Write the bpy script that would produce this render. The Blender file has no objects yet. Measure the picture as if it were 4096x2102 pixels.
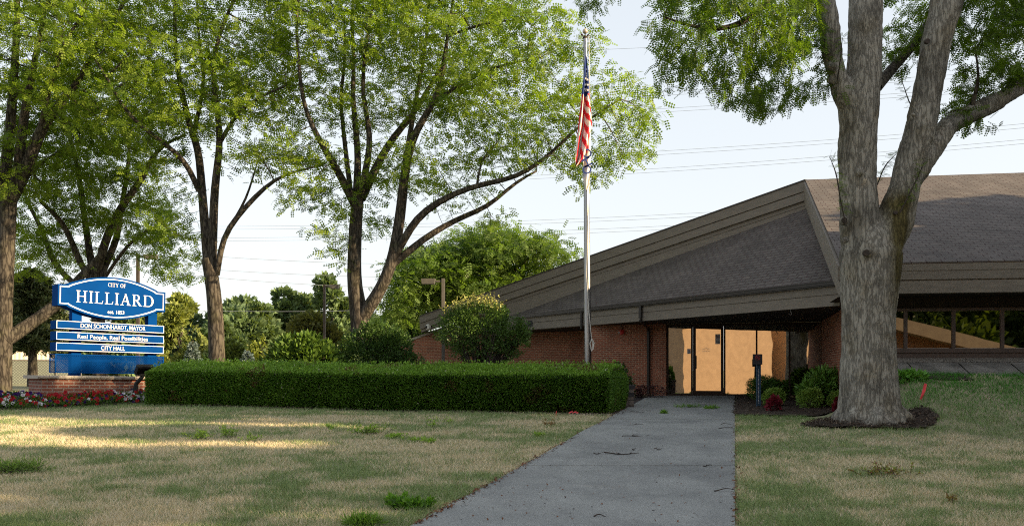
import bpy, bmesh, math, random
import numpy as np
from mathutils import Vector, Matrix, Euler

# ------------------------------------------------------------------ camera, world, sun
scene = bpy.context.scene
COL = scene.collection
F = 3400.0; HORIZON = 1480.0; CAMH = 1.6
cam_d = bpy.data.cameras.new("camera"); cam = bpy.data.objects.new("camera", cam_d); COL.objects.link(cam)
cam.location = (0, 0, CAMH); cam.rotation_euler = (math.radians(90), 0, 0)
cam_d.sensor_width = 36; cam_d.lens = F / 4096 * 36; cam_d.shift_y = (HORIZON - 1051) / 4096
cam_d.clip_start = 0.1; cam_d.clip_end = 3000
scene.camera = cam

SUN_AZ = math.radians(111); SUN_EL = math.radians(18.5)     # azimuth clockwise from +Y
SUN = Vector((math.sin(SUN_AZ) * math.cos(SUN_EL), math.cos(SUN_AZ) * math.cos(SUN_EL), math.sin(SUN_EL)))
world = bpy.data.worlds.new("World"); scene.world = world; world.use_nodes = True
nt = world.node_tree
sky = nt.nodes.new("ShaderNodeTexSky"); sky.sky_type = 'NISHITA'; sky.sun_disc = False
sky.sun_elevation = SUN_EL; sky.sun_rotation = SUN_AZ; sky.air_density = 1.0; sky.dust_density = 2.0; sky.ozone_density = 1.0
hz = nt.nodes.new("ShaderNodeGamma"); hz.inputs['Gamma'].default_value = .28      # compresses sky brightness: dims the horizon against the zenith
nt.links.new(sky.outputs[0], hz.inputs['Color']); hs_ = nt.nodes.new("ShaderNodeHueSaturation"); hs_.inputs['Saturation'].default_value = .75
nt.links.new(hz.outputs[0], hs_.inputs['Color']); nt.links.new(hs_.outputs[0], nt.nodes['Background'].inputs[0]); nt.nodes['Background'].inputs[1].default_value = 0.15
sun_d = bpy.data.lights.new("sun", 'SUN'); sun_o = bpy.data.objects.new("sun", sun_d); COL.objects.link(sun_o)
sun_d.energy = 2.7; sun_d.angle = math.radians(0.6); sun_d.color = (1.0, 0.76, 0.45)
sun_o.rotation_euler = SUN.to_track_quat('Z', 'Y').to_euler(); sun_o.location = (40, -10, 30)
scene.view_settings.view_transform = 'Standard'; scene.view_settings.look = 'None'
scene.view_settings.gamma = 1; scene.view_settings.use_curve_mapping = False
scene.view_settings.exposure = 2.26
scene.cycles.use_denoising = False; scene.cycles.filter_width = 1.1
scene.cycles.max_bounces = 8; scene.cycles.transmission_bounces = 6; scene.cycles.transparent_max_bounces = 8

# ------------------------------------------------------------------ helpers
K = 4096 / 2576.0
def q(qx, qy, Y):                       # photograph position at a depth -> metres
    return Vector(((qx * K - 2048) / F * Y, Y, CAMH + (HORIZON - qy * K) / F * Y))
def p(px, py, Y): return q(px / K, py / K, Y)
def sstep(a, b, x):
    t = np.clip((x - a) / (b - a), 0, 1); return t * t * (3 - 2 * t)
def hashn(ix, iy, iz, seed):
    n = (ix.astype(np.int64) * 374761393 + iy.astype(np.int64) * 668265263 + iz.astype(np.int64) * 2147483647 + seed * 974711) & 0x7fffffff
    n = ((n ^ (n >> 13)) * 1274126177) & 0x7fffffff
    n = (n ^ (n >> 16)) & 0xffff
    return n / 65535.0
def vnoise(P, seed=0):                  # value noise, P (n,3) -> 0..1
    P = np.asarray(P, float); i = np.floor(P).astype(np.int64); f = P - i; f = f * f * (3 - 2 * f)
    r = 0
    for dx in (0, 1):
        for dy in (0, 1):
            for dz in (0, 1):
                w = (f[:, 0] if dx else 1 - f[:, 0]) * (f[:, 1] if dy else 1 - f[:, 1]) * (f[:, 2] if dz else 1 - f[:, 2])
                r = r + w * hashn(i[:, 0] + dx, i[:, 1] + dy, i[:, 2] + dz, seed)
    return r
def fbm(P, seed=0, o=3):
    P = np.asarray(P, float)
    return sum(vnoise(P * 2 ** k, seed + k) * .5 ** k for k in range(o)) / sum(.5 ** k for k in range(o))
def ground_np(X, Y):
    base = 0.0256 * np.minimum(Y, 29.0) + 0.004 * np.clip(Y - 29, 0, 60)
    b = 1.05 * sstep(14.0, 18.0, Y) * sstep(6.9, 8.1, X) * (1 - sstep(18.5, 20.3, Y)) + .26 * np.exp(-((X - 6.5) ** 2 + (Y - 15.5) ** 2) / 2.6)
    return base + b + 0.02 * np.sin(X * .7 + Y * .31) * sstep(3, 8, np.abs(X - .26 * Y + 1))
def ground(x, y): return float(ground_np(np.array([float(x)]), np.array([float(y)]))[0])

def tag(o, label=None, cat=None, group=None, kind=None):
    if label: o["label"] = label
    if cat: o["category"] = cat
    if group: o["group"] = group
    if kind: o["kind"] = kind
    return o
def thing(name, label, cat, loc=(0, 0, 0), group=None):
    o = bpy.data.objects.new(name, None); COL.objects.link(o); o.location = loc; o.empty_display_size = .2
    return tag(o, label, cat, group)
def root_loc(par):
    v = Vector((0, 0, 0))
    while par is not None: v += par.location; par = par.parent
    return v
def link(name, me, mat, parent=None, origin=None):
    o = bpy.data.objects.new(name, me); COL.objects.link(o)
    if mat is not None:
        for m in (mat if isinstance(mat, (list, tuple)) else [mat]): me.materials.append(m)
    off = None
    if parent is not None:
        o.parent = parent
        if not parent.get("_local"): off = root_loc(parent)
        if parent.get("_local"): o["_local"] = 1
    elif origin is not None:
        off = Vector(origin); o.location = off
    if off is not None and off.length > 0:
        me.transform(Matrix.Translation(-off))
    return o
def np_mesh(name, V, Fc, col=None, mat_idx=None, smooth=False):
    me = bpy.data.meshes.new(name); V = np.asarray(V, np.float32); Fc = np.asarray(Fc, np.int32); k = Fc.shape[1]
    me.vertices.add(len(V)); me.vertices.foreach_set("co", V.ravel())
    me.loops.add(Fc.size); me.loops.foreach_set("vertex_index", Fc.ravel())
    me.polygons.add(len(Fc)); me.polygons.foreach_set("loop_start", np.arange(0, Fc.size, k, dtype=np.int32))
    if mat_idx is not None: me.polygons.foreach_set("material_index", np.asarray(mat_idx, np.int32))
    me.update(calc_edges=True)
    if col is not None:
        a = me.color_attributes.new("Col", 'FLOAT_COLOR', 'POINT')
        c = np.ones((len(V), 4), np.float32); c[:, :3] = col; a.data.foreach_set("color", c.ravel())
    if smooth: me.polygons.foreach_set("use_smooth", np.ones(len(Fc), bool))
    return me

class MB:
    def __init__(s): s.v = []; s.f = []; s.uv = []; s.mi = []
    def face(s, pts, uvs=None, mi=0):
        b = len(s.v); pts = [Vector(a) for a in pts]; s.v += pts; s.f.append(tuple(range(b, b + len(pts)))); s.mi.append(mi)
        if uvs is None:
            u = (pts[1] - pts[0]).normalized(); n = (pts[1] - pts[0]).cross(pts[-1] - pts[0])
            w = n.cross(u).normalized() if n.length > 1e-9 else Vector((0, 0, 1))
            uvs = [((a - pts[0]).dot(u), (a - pts[0]).dot(w)) for a in pts]
        s.uv.append(uvs)
    def hexa(s, a, mi=0):               # eight corners: bottom ring 0-3, top ring 4-7
        for i in ((0, 1, 5, 4), (1, 2, 6, 5), (2, 3, 7, 6), (3, 0, 4, 7)): s.face([a[j] for j in i], mi=mi)
        s.face([a[j] for j in (4, 5, 6, 7)], mi=mi); s.face([a[j] for j in (3, 2, 1, 0)], mi=mi)
    def box(s, x0, x1, y0, y1, z0, z1, mi=0):
        s.hexa([Vector(c) for c in ((x0, y0, z0), (x1, y0, z0), (x1, y1, z0), (x0, y1, z0), (x0, y0, z1), (x1, y0, z1), (x1, y1, z1), (x0, y1, z1))], mi)
    def slab(s, a, b, nrm, o0, o1, z0a, z1a, z0b=None, z1b=None, mi=0):
        """bar from plan point a to b, between offsets o0 (outer) and o1 along nrm, heights given at both ends"""
        z0b = z0a if z0b is None else z0b; z1b = z1a if z1b is None else z1b
        a = Vector((a[0], a[1], 0)); b = Vector((b[0], b[1], 0)); n = Vector((nrm[0], nrm[1], 0)).normalized(); Z = Vector((0, 0, 1))
        s.hexa([a + n * o0 + Z * z0a, b + n * o0 + Z * z0b, b + n * o1 + Z * z0b, a + n * o1 + Z * z0a,
                a + n * o0 + Z * z1a, b + n * o0 + Z * z1b, b + n * o1 + Z * z1b, a + n * o1 + Z * z1a], mi)
    def tube(s, pts, r, n=8, mi=0, cap=True):
        pts = [Vector(a) for a in pts]; rr = r if isinstance(r, (list, tuple)) else [r] * len(pts); rings = []
        for i, a in enumerate(pts):
            t = (pts[min(i + 1, len(pts) - 1)] - pts[max(i - 1, 0)]).normalized()
            ref = Vector((0, 1, 0)) if abs(t.y) < .9 else Vector((1, 0, 0))
            e = t.cross(ref).normalized(); g = e.cross(t)
            rings.append([a + (e * math.cos(2 * math.pi * j / n) + g * math.sin(2 * math.pi * j / n)) * rr[i] for j in range(n)])
        for A, B in zip(rings[:-1], rings[1:]):
            for j in range(n): s.face([A[j], A[(j + 1) % n], B[(j + 1) % n], B[j]], mi=mi)
        if cap: s.face(rings[0][::-1], mi=mi); s.face(rings[-1], mi=mi)
    def ball(s, c, r, n=12, m=8, mi=0, sq=1):
        c = Vector(c)
        def P(i, j):
            th = math.pi * i / m; ph = 2 * math.pi * j / n
            return c + Vector((r * math.sin(th) * math.cos(ph), r * math.sin(th) * math.sin(ph), r * sq * math.cos(th)))
        for i in range(m):
            for j in range(n):
                f = [P(i, j), P(i + 1, j), P(i + 1, j + 1), P(i, j + 1)]
                if i == 0: f = f[:3]
                if i == m - 1: f = [f[0], f[1], f[3]]
                s.face(f, mi=mi)
    def build(s, name, mat, parent=None, origin=None, smooth=False):
        me = bpy.data.meshes.new(name); me.from_pydata([tuple(v) for v in s.v], [], s.f)
        ul = me.uv_layers.new(name="UVMap"); flat = [c for u in s.uv for t in u for c in t]; ul.data.foreach_set("uv", flat)
        me.polygons.foreach_set("material_index", s.mi)
        if smooth:
            bm = bmesh.new(); bm.from_mesh(me); bmesh.ops.remove_doubles(bm, verts=bm.verts, dist=1e-4); bm.to_mesh(me); bm.free()
            me.polygons.foreach_set("use_smooth", [True] * len(me.polygons)); me.set_sharp_from_angle(angle=math.radians(40))
        me.update()
        return link(name, me, mat, parent, origin)

# ------------------------------------------------------------------ materials
def nmat(name):
    m = bpy.data.materials.new(name); m.use_nodes = True; t = m.node_tree; b = t.nodes["Principled BSDF"]; return m, t, b
def ramp(t, c1, c2, p1=.35, p2=.65):
    r = t.nodes.new("ShaderNodeValToRGB"); r.color_ramp.elements[0].color = (*c1, 1); r.color_ramp.elements[1].color = (*c2, 1)
    r.color_ramp.elements[0].position = p1; r.color_ramp.elements[1].position = p2; return r
def simple(name, c1, c2=None, scale=4, rough=.7, bump=0, bscale=60, stretch=(1, 1, 1), metal=0, coord='Object', spec=.3, p1=.35, p2=.65):
    m, t, b = nmat(name); b.inputs['Roughness'].default_value = rough; b.inputs['Metallic'].default_value = metal
    b.inputs['Specular IOR Level'].default_value = spec
    c2 = c2 or tuple(x * .8 for x in c1)
    tc = t.nodes.new("ShaderNodeTexCoord"); mp = t.nodes.new("ShaderNodeMapping"); mp.inputs['Scale'].default_value = stretch
    t.links.new(tc.outputs[coord], mp.inputs[0])
    n = t.nodes.new("ShaderNodeTexNoise"); n.inputs['Scale'].default_value = scale; n.inputs['Detail'].default_value = 6
    t.links.new(mp.outputs[0], n.inputs[0]); r = ramp(t, c1, c2, p1, p2); t.links.new(n.outputs[0], r.inputs[0]); t.links.new(r.outputs[0], b.inputs['Base Color'])
    if bump:
        n2 = t.nodes.new("ShaderNodeTexNoise"); n2.inputs['Scale'].default_value = bscale; n2.inputs['Detail'].default_value = 4; t.links.new(mp.outputs[0], n2.inputs[0])
        bp = t.nodes.new("ShaderNodeBump"); bp.inputs['Strength'].default_value = bump; bp.inputs['Distance'].default_value = .03
        t.links.new(n2.outputs[0], bp.inputs['Height']); t.links.new(bp.outputs[0], b.inputs['Normal'])
    return m
def brick(name, c1, c2, mortar, w=.203, h=.0677, ms=.011, rough=.85, dark=.75, offs=.5, bump=.4):
    m, t, b = nmat(name); b.inputs['Roughness'].default_value = rough; b.inputs['Specular IOR Level'].default_value = .2
    uv = t.nodes.new("ShaderNodeTexCoord"); bt = t.nodes.new("ShaderNodeTexBrick")
    bt.inputs['Color1'].default_value = (*c1, 1); bt.inputs['Color2'].default_value = (*c2, 1); bt.inputs['Mortar'].default_value = (*mortar, 1)
    bt.inputs['Scale'].default_value = 1; bt.inputs['Mortar Size'].default_value = ms; bt.inputs['Brick Width'].default_value = w; bt.inputs['Row Height'].default_value = h
    bt.inputs['Mortar Smooth'].default_value = .1; bt.offset = offs
    t.links.new(uv.outputs['UV'], bt.inputs[0])
    n = t.nodes.new("ShaderNodeTexNoise"); n.inputs['Scale'].default_value = 1.1; n.inputs['Detail'].default_value = 6; t.links.new(uv.outputs['UV'], n.inputs[0])
    r = ramp(t, (dark,) * 3, (1.15, 1.15, 1.15), .3, .7); t.links.new(n.outputs[0], r.inputs[0])
    mx = t.nodes.new("ShaderNodeMix"); mx.data_type = 'RGBA'; mx.blend_type = 'MULTIPLY'; mx.inputs[0].default_value = 1
    t.links.new(bt.outputs[0], mx.inputs[6]); t.links.new(r.outputs[0], mx.inputs[7]); t.links.new(mx.outputs[2], b.inputs['Base Color'])
    bp = t.nodes.new("ShaderNodeBump"); bp.inputs['Strength'].default_value = bump; bp.inputs['Distance'].default_value = .008; bp.invert = True
    t.links.new(bt.outputs['Fac'], bp.inputs['Height']); t.links.new(bp.outputs[0], b.inputs['Normal'])
    return m
def leafmat(name, trans=.4, tint=(1.5, 1.45, .45), rough=.5):
    m, t, b = nmat(name)
    at = t.nodes.new("ShaderNodeAttribute"); at.attribute_name = "Col"
    b.inputs['Roughness'].default_value = rough; b.inputs['Specular IOR Level'].default_value = .22
    t.links.new(at.outputs[0], b.inputs['Base Color'])
    if trans > 0:
        tr = t.nodes.new("ShaderNodeBsdfTranslucent"); mu = t.nodes.new("ShaderNodeMix"); mu.data_type = 'RGBA'; mu.blend_type = 'MULTIPLY'; mu.inputs[0].default_value = 1
        t.links.new(at.outputs[0], mu.inputs[6]); mu.inputs[7].default_value = (*tint, 1); t.links.new(mu.outputs[2], tr.inputs[0])
        ms = t.nodes.new("ShaderNodeMixShader"); ms.inputs[0].default_value = trans
        t.links.new(b.outputs[0], ms.inputs[1]); t.links.new(tr.outputs[0], ms.inputs[2]); t.links.new(ms.outputs[0], t.nodes['Material Output'].inputs[0])
    return m
def barkmat(name, c1, c2, c3, sc=9, bump=.9, zs=.22, stain=False):
    m, t, b = nmat(name); b.inputs['Roughness'].default_value = .9; b.inputs['Specular IOR Level'].default_value = .15
    tc = t.nodes.new("ShaderNodeTexCoord"); mp = t.nodes.new("ShaderNodeMapping"); mp.inputs['Scale'].default_value = (1, 1, zs); t.links.new(tc.outputs['Object'], mp.inputs[0])
    nz = t.nodes.new("ShaderNodeTexNoise"); nz.inputs['Scale'].default_value = sc * 1.6; nz.inputs['Detail'].default_value = 7; nz.inputs['Distortion'].default_value = .6; t.links.new(mp.outputs[0], nz.inputs[0])
    vo = t.nodes.new("ShaderNodeTexVoronoi"); vo.feature = 'DISTANCE_TO_EDGE'; vo.inputs['Scale'].default_value = sc
    ad = t.nodes.new("ShaderNodeMix"); ad.data_type = 'VECTOR'; ad.inputs[0].default_value = .12
    t.links.new(mp.outputs[0], ad.inputs[4]); t.links.new(nz.outputs['Color'], ad.inputs[5]); t.links.new(ad.outputs[1], vo.inputs[0])
    r = ramp(t, c1, c2, .02, .22); t.links.new(vo.outputs[0], r.inputs[0])
    big = t.nodes.new("ShaderNodeTexNoise"); big.inputs['Scale'].default_value = 2.2; big.inputs['Detail'].default_value = 5; t.links.new(tc.outputs['Object'], big.inputs[0])
    r2 = ramp(t, (0, 0, 0), (1, 1, 1), .5, .68); t.links.new(big.outputs[0], r2.inputs[0])
    mx = t.nodes.new("ShaderNodeMix"); mx.data_type = 'RGBA'; t.links.new(r2.outputs[0], mx.inputs[0]); t.links.new(r.outputs[0], mx.inputs[6])
    mm = t.nodes.new("ShaderNodeMix"); mm.data_type = 'RGBA'; mm.blend_type = 'MULTIPLY'; mm.inputs[0].default_value = 1; mm.inputs[7].default_value = (*c3, 1)
    t.links.new(r.outputs[0], mm.inputs[6]); t.links.new(mm.outputs[2], mx.inputs[7]); t.links.new(mx.outputs[2], b.inputs['Base Color'])
    if stain:
        at = t.nodes.new("ShaderNodeAttribute"); at.attribute_name = "Col"; ml = t.nodes.new("ShaderNodeMix"); ml.data_type = 'RGBA'; ml.blend_type = 'MULTIPLY'; ml.inputs[0].default_value = 1
        t.links.new(mx.outputs[2], ml.inputs[6]); t.links.new(at.outputs[0], ml.inputs[7]); t.links.new(ml.outputs[2], b.inputs['Base Color'])
    hs = t.nodes.new("ShaderNodeMath"); hs.operation = 'ADD'; t.links.new(r.outputs[0], hs.inputs[0]); t.links.new(nz.outputs[0], hs.inputs[1])
    bp = t.nodes.new("ShaderNodeBump"); bp.inputs['Strength'].default_value = bump; bp.inputs['Distance'].default_value = .03
    t.links.new(hs.outputs[0], bp.inputs['Height']); t.links.new(bp.outputs[0], b.inputs['Normal'])
    return m
def glassmat(name, col, rough=.012, wav=.02, wsc=1.3):
    m, t, b = nmat(name); b.inputs['Metallic'].default_value = 1; b.inputs['Base Color'].default_value = (*col, 1); b.inputs['Roughness'].default_value = rough
    tc = t.nodes.new("ShaderNodeTexCoord"); n = t.nodes.new("ShaderNodeTexNoise"); n.inputs['Scale'].default_value = wsc; n.inputs['Detail'].default_value = 1
    t.links.new(tc.outputs['UV'], n.inputs[0])
    bp = t.nodes.new("ShaderNodeBump"); bp.inputs['Strength'].default_value = wav; bp.inputs['Distance'].default_value = 1.0
    t.links.new(n.outputs[0], bp.inputs['Height']); t.links.new(bp.outputs[0], b.inputs['Normal'])
    return m

M = {}
M['brick'] = brick("building brick", (.34, .108, .06), (.215, .075, .048), (.36, .245, .17), ms=.010)
M['signbrick'] = brick("sign wall brick", (.26, .085, .055), (.17, .065, .045), (.30, .25, .21), w=.29, h=.097, ms=.014)
M['block'] = brick("pillar block", (.20, .165, .145), (.15, .12, .105), (.07, .06, .055), w=.3, h=.15, ms=.012)
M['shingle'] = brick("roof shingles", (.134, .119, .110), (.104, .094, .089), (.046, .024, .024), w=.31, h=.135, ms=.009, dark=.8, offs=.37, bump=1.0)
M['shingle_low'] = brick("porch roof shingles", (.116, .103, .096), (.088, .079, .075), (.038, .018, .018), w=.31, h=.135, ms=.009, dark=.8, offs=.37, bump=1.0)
M['fascia'] = simple("painted fascia board", (.19, .165, .136), (.155, .135, .112), 3, .65, .15, 30, (1, 1, 6))
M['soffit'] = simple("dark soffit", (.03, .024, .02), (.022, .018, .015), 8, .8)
M['gutter'] = simple("dark gutter metal", (.022, .018, .016), (.03, .025, .022), 6, .4)
M['bronze'] = simple("bronze frame", (.042, .025, .017), (.032, .02, .014), 10, .65, spec=.15)
M['glass'] = glassmat("tinted entrance glass", (.42, .385, .35), wav=.0016)
M['glass_win'] = glassmat("tinted window glass", (.27, .25, .23), wav=.0006)
M['concrete'] = simple("path concrete", (.30, .295, .285), (.22, .215, .21), 1.6, .9, .35, 160)
M['apron'] = simple("weathered concrete", (.24, .225, .205), (.12, .113, .103), 2.5, .9, .4, 60)
M['aggregate'] = simple("pebble aggregate", (.36, .32, .27), (.09, .08, .07), 30, .9, .8, 40)
M['stone'] = simple("pale cap stone", (.42, .37, .31), (.33, .29, .25), 5, .9, .5, 25)
M['blue'] = simple("blue sign paint", (.002, .045, .20), (.002, .038, .17), 3, .85, spec=.02)
M['bluedark'] = simple("blue sign side paint", (.0015, .045, .21), (.0015, .04, .18), 3, .85, spec=.02)
M['white'] = simple("white sign paint", (.80, .78, .74), (.74, .72, .69), 5, .5)
M['black'] = simple("black housing", (.012, .012, .013), (.018, .018, .018), 8, .45)
M['alu'] = simple("brushed aluminium", (.36, .36, .365), (.24, .24, .25), 3, .34, .1, 40, (8, 8, .4), metal=1)
M['rope'] = simple("white rope", (.6, .58, .53), (.5, .48, .44), 20, .9)
M['ball'] = simple("finial ball", (.55, .47, .36), (.42, .36, .28), 6, .35, metal=.3)
M['red'] = simple("flag red", (.68, .02, .03), (.58, .015, .025), 6, .8)
M['cream'] = simple("flag white", (.78, .72, .66), (.70, .64, .58), 6, .8)
M['navy'] = simple("flag blue", (.025, .05, .19), (.02, .04, .16), 6, .8)
M['palefab'] = simple("pale flag cloth", (.62, .62, .68), (.52, .54, .63), 3, .8)
M['mulch'] = simple("bark mulch", (.085, .062, .048), (.020, .015, .012), 34, .95, 1.0, 50)
M['soil'] = simple("dry lawn soil", (.30, .26, .175), (.16, .185, .09), 3.0, .95, .5, 60)
M['bark'] = barkmat("locust bark", (.024, .020, .017), (.092, .080, .066), (.9, .95, .75))
M['bark_near'] = barkmat("grey locust bark", (.115, .107, .092), (.285, .268, .232), (.78, .74, .66), sc=16, bump=.55, zs=.17, stain=True)
M['leaf'] = leafmat("locust leaf", .5, (1.25, 1.4, .40))
M['leaf_dark'] = leafmat("shrub leaf", .25, (1.3, 1.3, .5), .38)
M['leaf_far'] = leafmat("far leaf", .3)
M['grass'] = leafmat("grass blade", .25, (1.2, 1.1, .7), .8)
M['petal'] = leafmat("petal", .3, (1.1, 1.0, 1.0), .7)
M['pole'] = simple("brown lamp pole", (.07, .055, .047), (.055, .045, .04), 5, .5)
M['lamphead'] = simple("lamp head grey", (.12, .11, .10), (.09, .085, .08), 5, .5)
M['wire'] = simple("power wire", (.30, .33, .38), (.26, .29, .34), 1, .6)
M['siding'] = None
M['orange'] = simple("tan stucco", (.54, .385, .255), (.46, .325, .215), 2.0, .9, .2, 90)
M['tanroof'] = simple("tan parapet", (.33, .26, .185), (.28, .215, .155), 3, .9)
M['orangebrick'] = brick("far brick", (.50, .21, .09), (.40, .16, .07), (.5, .32, .2))
M['postblue'] = simple("blue galvanised post", (.02, .055, .10), (.03, .06, .09), 12, .5)
M['plate'] = simple("dark sign plate", (.035, .032, .036), (.028, .026, .03), 6, .5)
M['signred'] = simple("faded red paint", (.34, .035, .04), (.28, .03, .035), 8, .6)
M['alarm'] = simple("red alarm", (.42, .015, .015), (.35, .012, .012), 8, .35)
M['paper'] = simple("notice paper", (.6, .6, .62), (.52, .52, .55), 10, .7)
M['ink'] = simple("notice ink", (.05, .05, .06), (.05, .05, .06), 10, .7)
M['pink'] = simple("marker tape", (.8, .08, .09), (.7, .06, .08), 8, .6)
M['twig'] = simple("twig bark", (.055, .042, .035), (.035, .028, .024), 20, .9)
M['deadleaf'] = simple("dead leaf", (.16, .07, .035), (.1, .05, .03), 20, .9)

# ------------------------------------------------------------------ leaf builders
def unit(a): return a / np.maximum(np.linalg.norm(a, axis=-1, keepdims=True), 1e-9)
def rand_dirs(rng, n, zbias=0.0):
    d = rng.normal(size=(n, 3)); d[:, 2] += zbias; return unit(d)
def leaf_quads(rng, P, L, W, dirs=None, col=None, var=.25, up=None):
    """one rhombic leaf per point"""
    n = len(P); d = rand_dirs(rng, n) if dirs is None else unit(dirs + rng.normal(size=(n, 3)) * .35)
    r = rand_dirs(rng, n) if up is None else unit(np.asarray(up) + rng.normal(size=(n, 3)) * .5)
    s = unit(np.cross(d, r)); nn = np.cross(s, d)
    L = np.asarray(L) * rng.uniform(.7, 1.3, n); W = np.asarray(W) * rng.uniform(.7, 1.3, n)
    V = np.empty((n, 4, 3)); V[:, 0] = P; V[:, 1] = P + d * (L * .5)[:, None] + s * (W * .5)[:, None] + nn * (L * .08)[:, None]
    V[:, 2] = P + d * L[:, None]; V[:, 3] = P + d * (L * .5)[:, None] - s * (W * .5)[:, None] + nn * (L * .08)[:, None]
    Fc = np.arange(n * 4).reshape(n, 4)
    c = np.repeat(col, 4, axis=0) if col is not None else None
    return V.reshape(-1, 3), Fc, c
def mixcol(rng, n, c1, c2, var=.2, t=None):
    t = rng.random(n) if t is None else np.clip(t, 0, 1)
    c = np.asarray(c1)[None] * (1 - t[:, None]) + np.asarray(c2)[None] * t[:, None]
    return c * (1 + var * rng.normal(size=(n, 1))).clip(.4, 1.8)
def frond_template(pairs, L=1.0, lw=.13, ll=.20):
    V = []; Fc = []
    def quad(a, d, w):
        s = np.array([-d[1], d[0], 0]) * w / np.linalg.norm(d) * .5; b = len(V)
        V.extend([a, a + d * .5 + s, a + d, a + d * .5 - s]); Fc.append([b, b + 1, b + 2, b + 3])
    for i in range(pairs):
        x = L * (.12 + .86 * i / max(1, pairs - 1)); k = 1 - .35 * abs(i / max(1, pairs - 1) - .45)
        z = -.14 * L * (x / L) ** 2
        for sgn in (-1, 1):
            quad(np.array([x, 0, z]), np.array([ll * .35, sgn * ll, -.03]) * k, lw * k)
    V.extend([np.array([0, .006, 0]), np.array([L, .002, -.14 * L]), np.array([L, -.002, -.14 * L]), np.array([0, -.006, 0])]); b = len(V) - 4; Fc.append([b, b + 1, b + 2, b + 3])
    return np.array(V), np.array(Fc)
def place_fronds(rng, P, D, L, tmpl, col):
    """pinnate leaves at points P pointing along D"""
    TV, TF = tmpl; n = len(P); d = unit(D)
    upv = unit(np.array([0, 0, 1.0]) + rng.normal(size=(n, 3)) * .55)
    s = unit(np.cross(upv, d)); u = np.cross(d, s); B = np.stack([d, s, u], axis=1) * (L * rng.uniform(.75, 1.2, n))[:, None, None]
    V = np.einsum('mk,nkj->nmj', TV, B) + P[:, None, :]
    Fc = TF[None] + (np.arange(n) * len(TV))[:, None, None]
    return V.reshape(-1, 3), Fc.reshape(-1, 4), np.repeat(col, len(TV), axis=0)
def cat(parts):
    Vs = []; Fs = []; Cs = []; b = 0
    for V, Fc, C in parts:
        Vs.append(V); Fs.append(Fc + b); Cs.append(C); b += len(V)
    return np.concatenate(Vs), np.concatenate(Fs), np.concatenate(Cs)

# ------------------------------------------------------------------ branching trees
def resample(pts, rad, step):
    out = []; rr = []
    for i in range(len(pts) - 1):
        a, b = np.array(pts[i]), np.array(pts[i + 1]); n = max(1, int(np.linalg.norm(b - a) / step))
        for j in range(n): out.append(a + (b - a) * j / n); rr.append(rad[i] + (rad[i + 1] - rad[i]) * j / n)
    out.append(np.array(pts[-1])); rr.append(rad[-1]); out = np.array(out); rr = np.array(rr)
    for _ in range(2):
        if len(out) > 3: out[1:-1] = .25 * out[:-2] + .5 * out[1:-1] + .25 * out[2:]
    return out, rr
def np_tubes(chains):
    Vs = []; Fs = []; b = 0
    for P, R, n in chains:
        m = len(P)
        if m < 2: continue
        T = np.gradient(P, axis=0); T = unit(T); ref = np.array([.21, .93, .3]); E = unit(np.cross(T, ref)); G = np.cross(E, T)
        a = np.arange(n) * 2 * math.pi / n
        ring = P[:, None, :] + (E[:, None, :] * np.cos(a)[None, :, None] + G[:, None, :] * np.sin(a)[None, :, None]) * R[:, None, None]
        Vs.append(ring.reshape(-1, 3)); i = np.arange(m - 1)[:, None] * n; j = np.arange(n)[None]; j2 = (j + 1) % n
        Fs.append((np.stack([i + j, i + j2, i + n + j2, i + n + j], -1).reshape(-1, 4)) + b); b += m * n
    return np.concatenate(Vs), np.concatenate(Fs)
def grow(limbs, A, rng, step=.4, infl=3.5, kill=.55, iters=70, maxn=6000, droop=0.0):
    """space colonisation from the traced limbs towards the attractor points A"""
    pos = []; par = []; rad = []; fixed = []
    for pts, r in limbs:
        P, R = resample(pts, r, step); base = -1
        if pos:
            d = np.linalg.norm(np.array(pos) - P[0], axis=1); base = int(d.argmin())
        for k in range(len(P)):
            pos.append(P[k]); rad.append(R[k]); par.append(base if k == 0 else len(pos) - 2); fixed.append(True)
    nfix = len(pos); pos = np.array(pos); par = list(par); dirs = [np.zeros(3)] * nfix
    d2 = ((A[:, None, :] - pos[None]) ** 2).sum(-1); near = d2.argmin(1); nd_ = np.sqrt(d2.min(1)); alive = nd_ > kill
    kids = np.zeros(len(pos), int)
    for it in range(iters):
        act = alive & (nd_ < infl)
        if not act.any():
            if alive.any() and infl < 12: infl *= 1.5; continue
            break
        idx = near[act]; v = unit(A[act] - pos[idx]); acc = np.zeros_like(pos); np.add.at(acc, idx, v)
        use = np.unique(idx); use = use[kids[use] < 4]
        if len(use) == 0: break
        dd = unit(acc[use] + rng.normal(size=(len(use), 3)) * .35 + np.array([0, 0, -droop])); new = pos[use] + dd * step
        kids[use] += 1; st = len(pos)
        pos = np.vstack([pos, new]); par += list(use); kids = np.concatenate([kids, np.zeros(len(new), int)])
        dn = np.sqrt(((A[:, None, :] - new[None]) ** 2).sum(-1)); mi = dn.argmin(1); md = dn.min(1); better = md < nd_
        near[better] = st + mi[better]; nd_ = np.minimum(nd_, md); alive &= nd_ > kill
        if len(pos) > maxn: break
    n = len(pos); cnt = np.zeros(n)
    for i in range(n - 1, -1, -1):
        cnt[i] = max(cnt[i], 1)
        if i >= nfix: cnt[par[i]] += cnt[i]
    children = [[] for _ in range(n)]
    for i in range(n):
        if par[i] >= 0: children[par[i]].append(i)
    return pos, np.array(par), cnt, children, nfix, np.array(rad)
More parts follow.
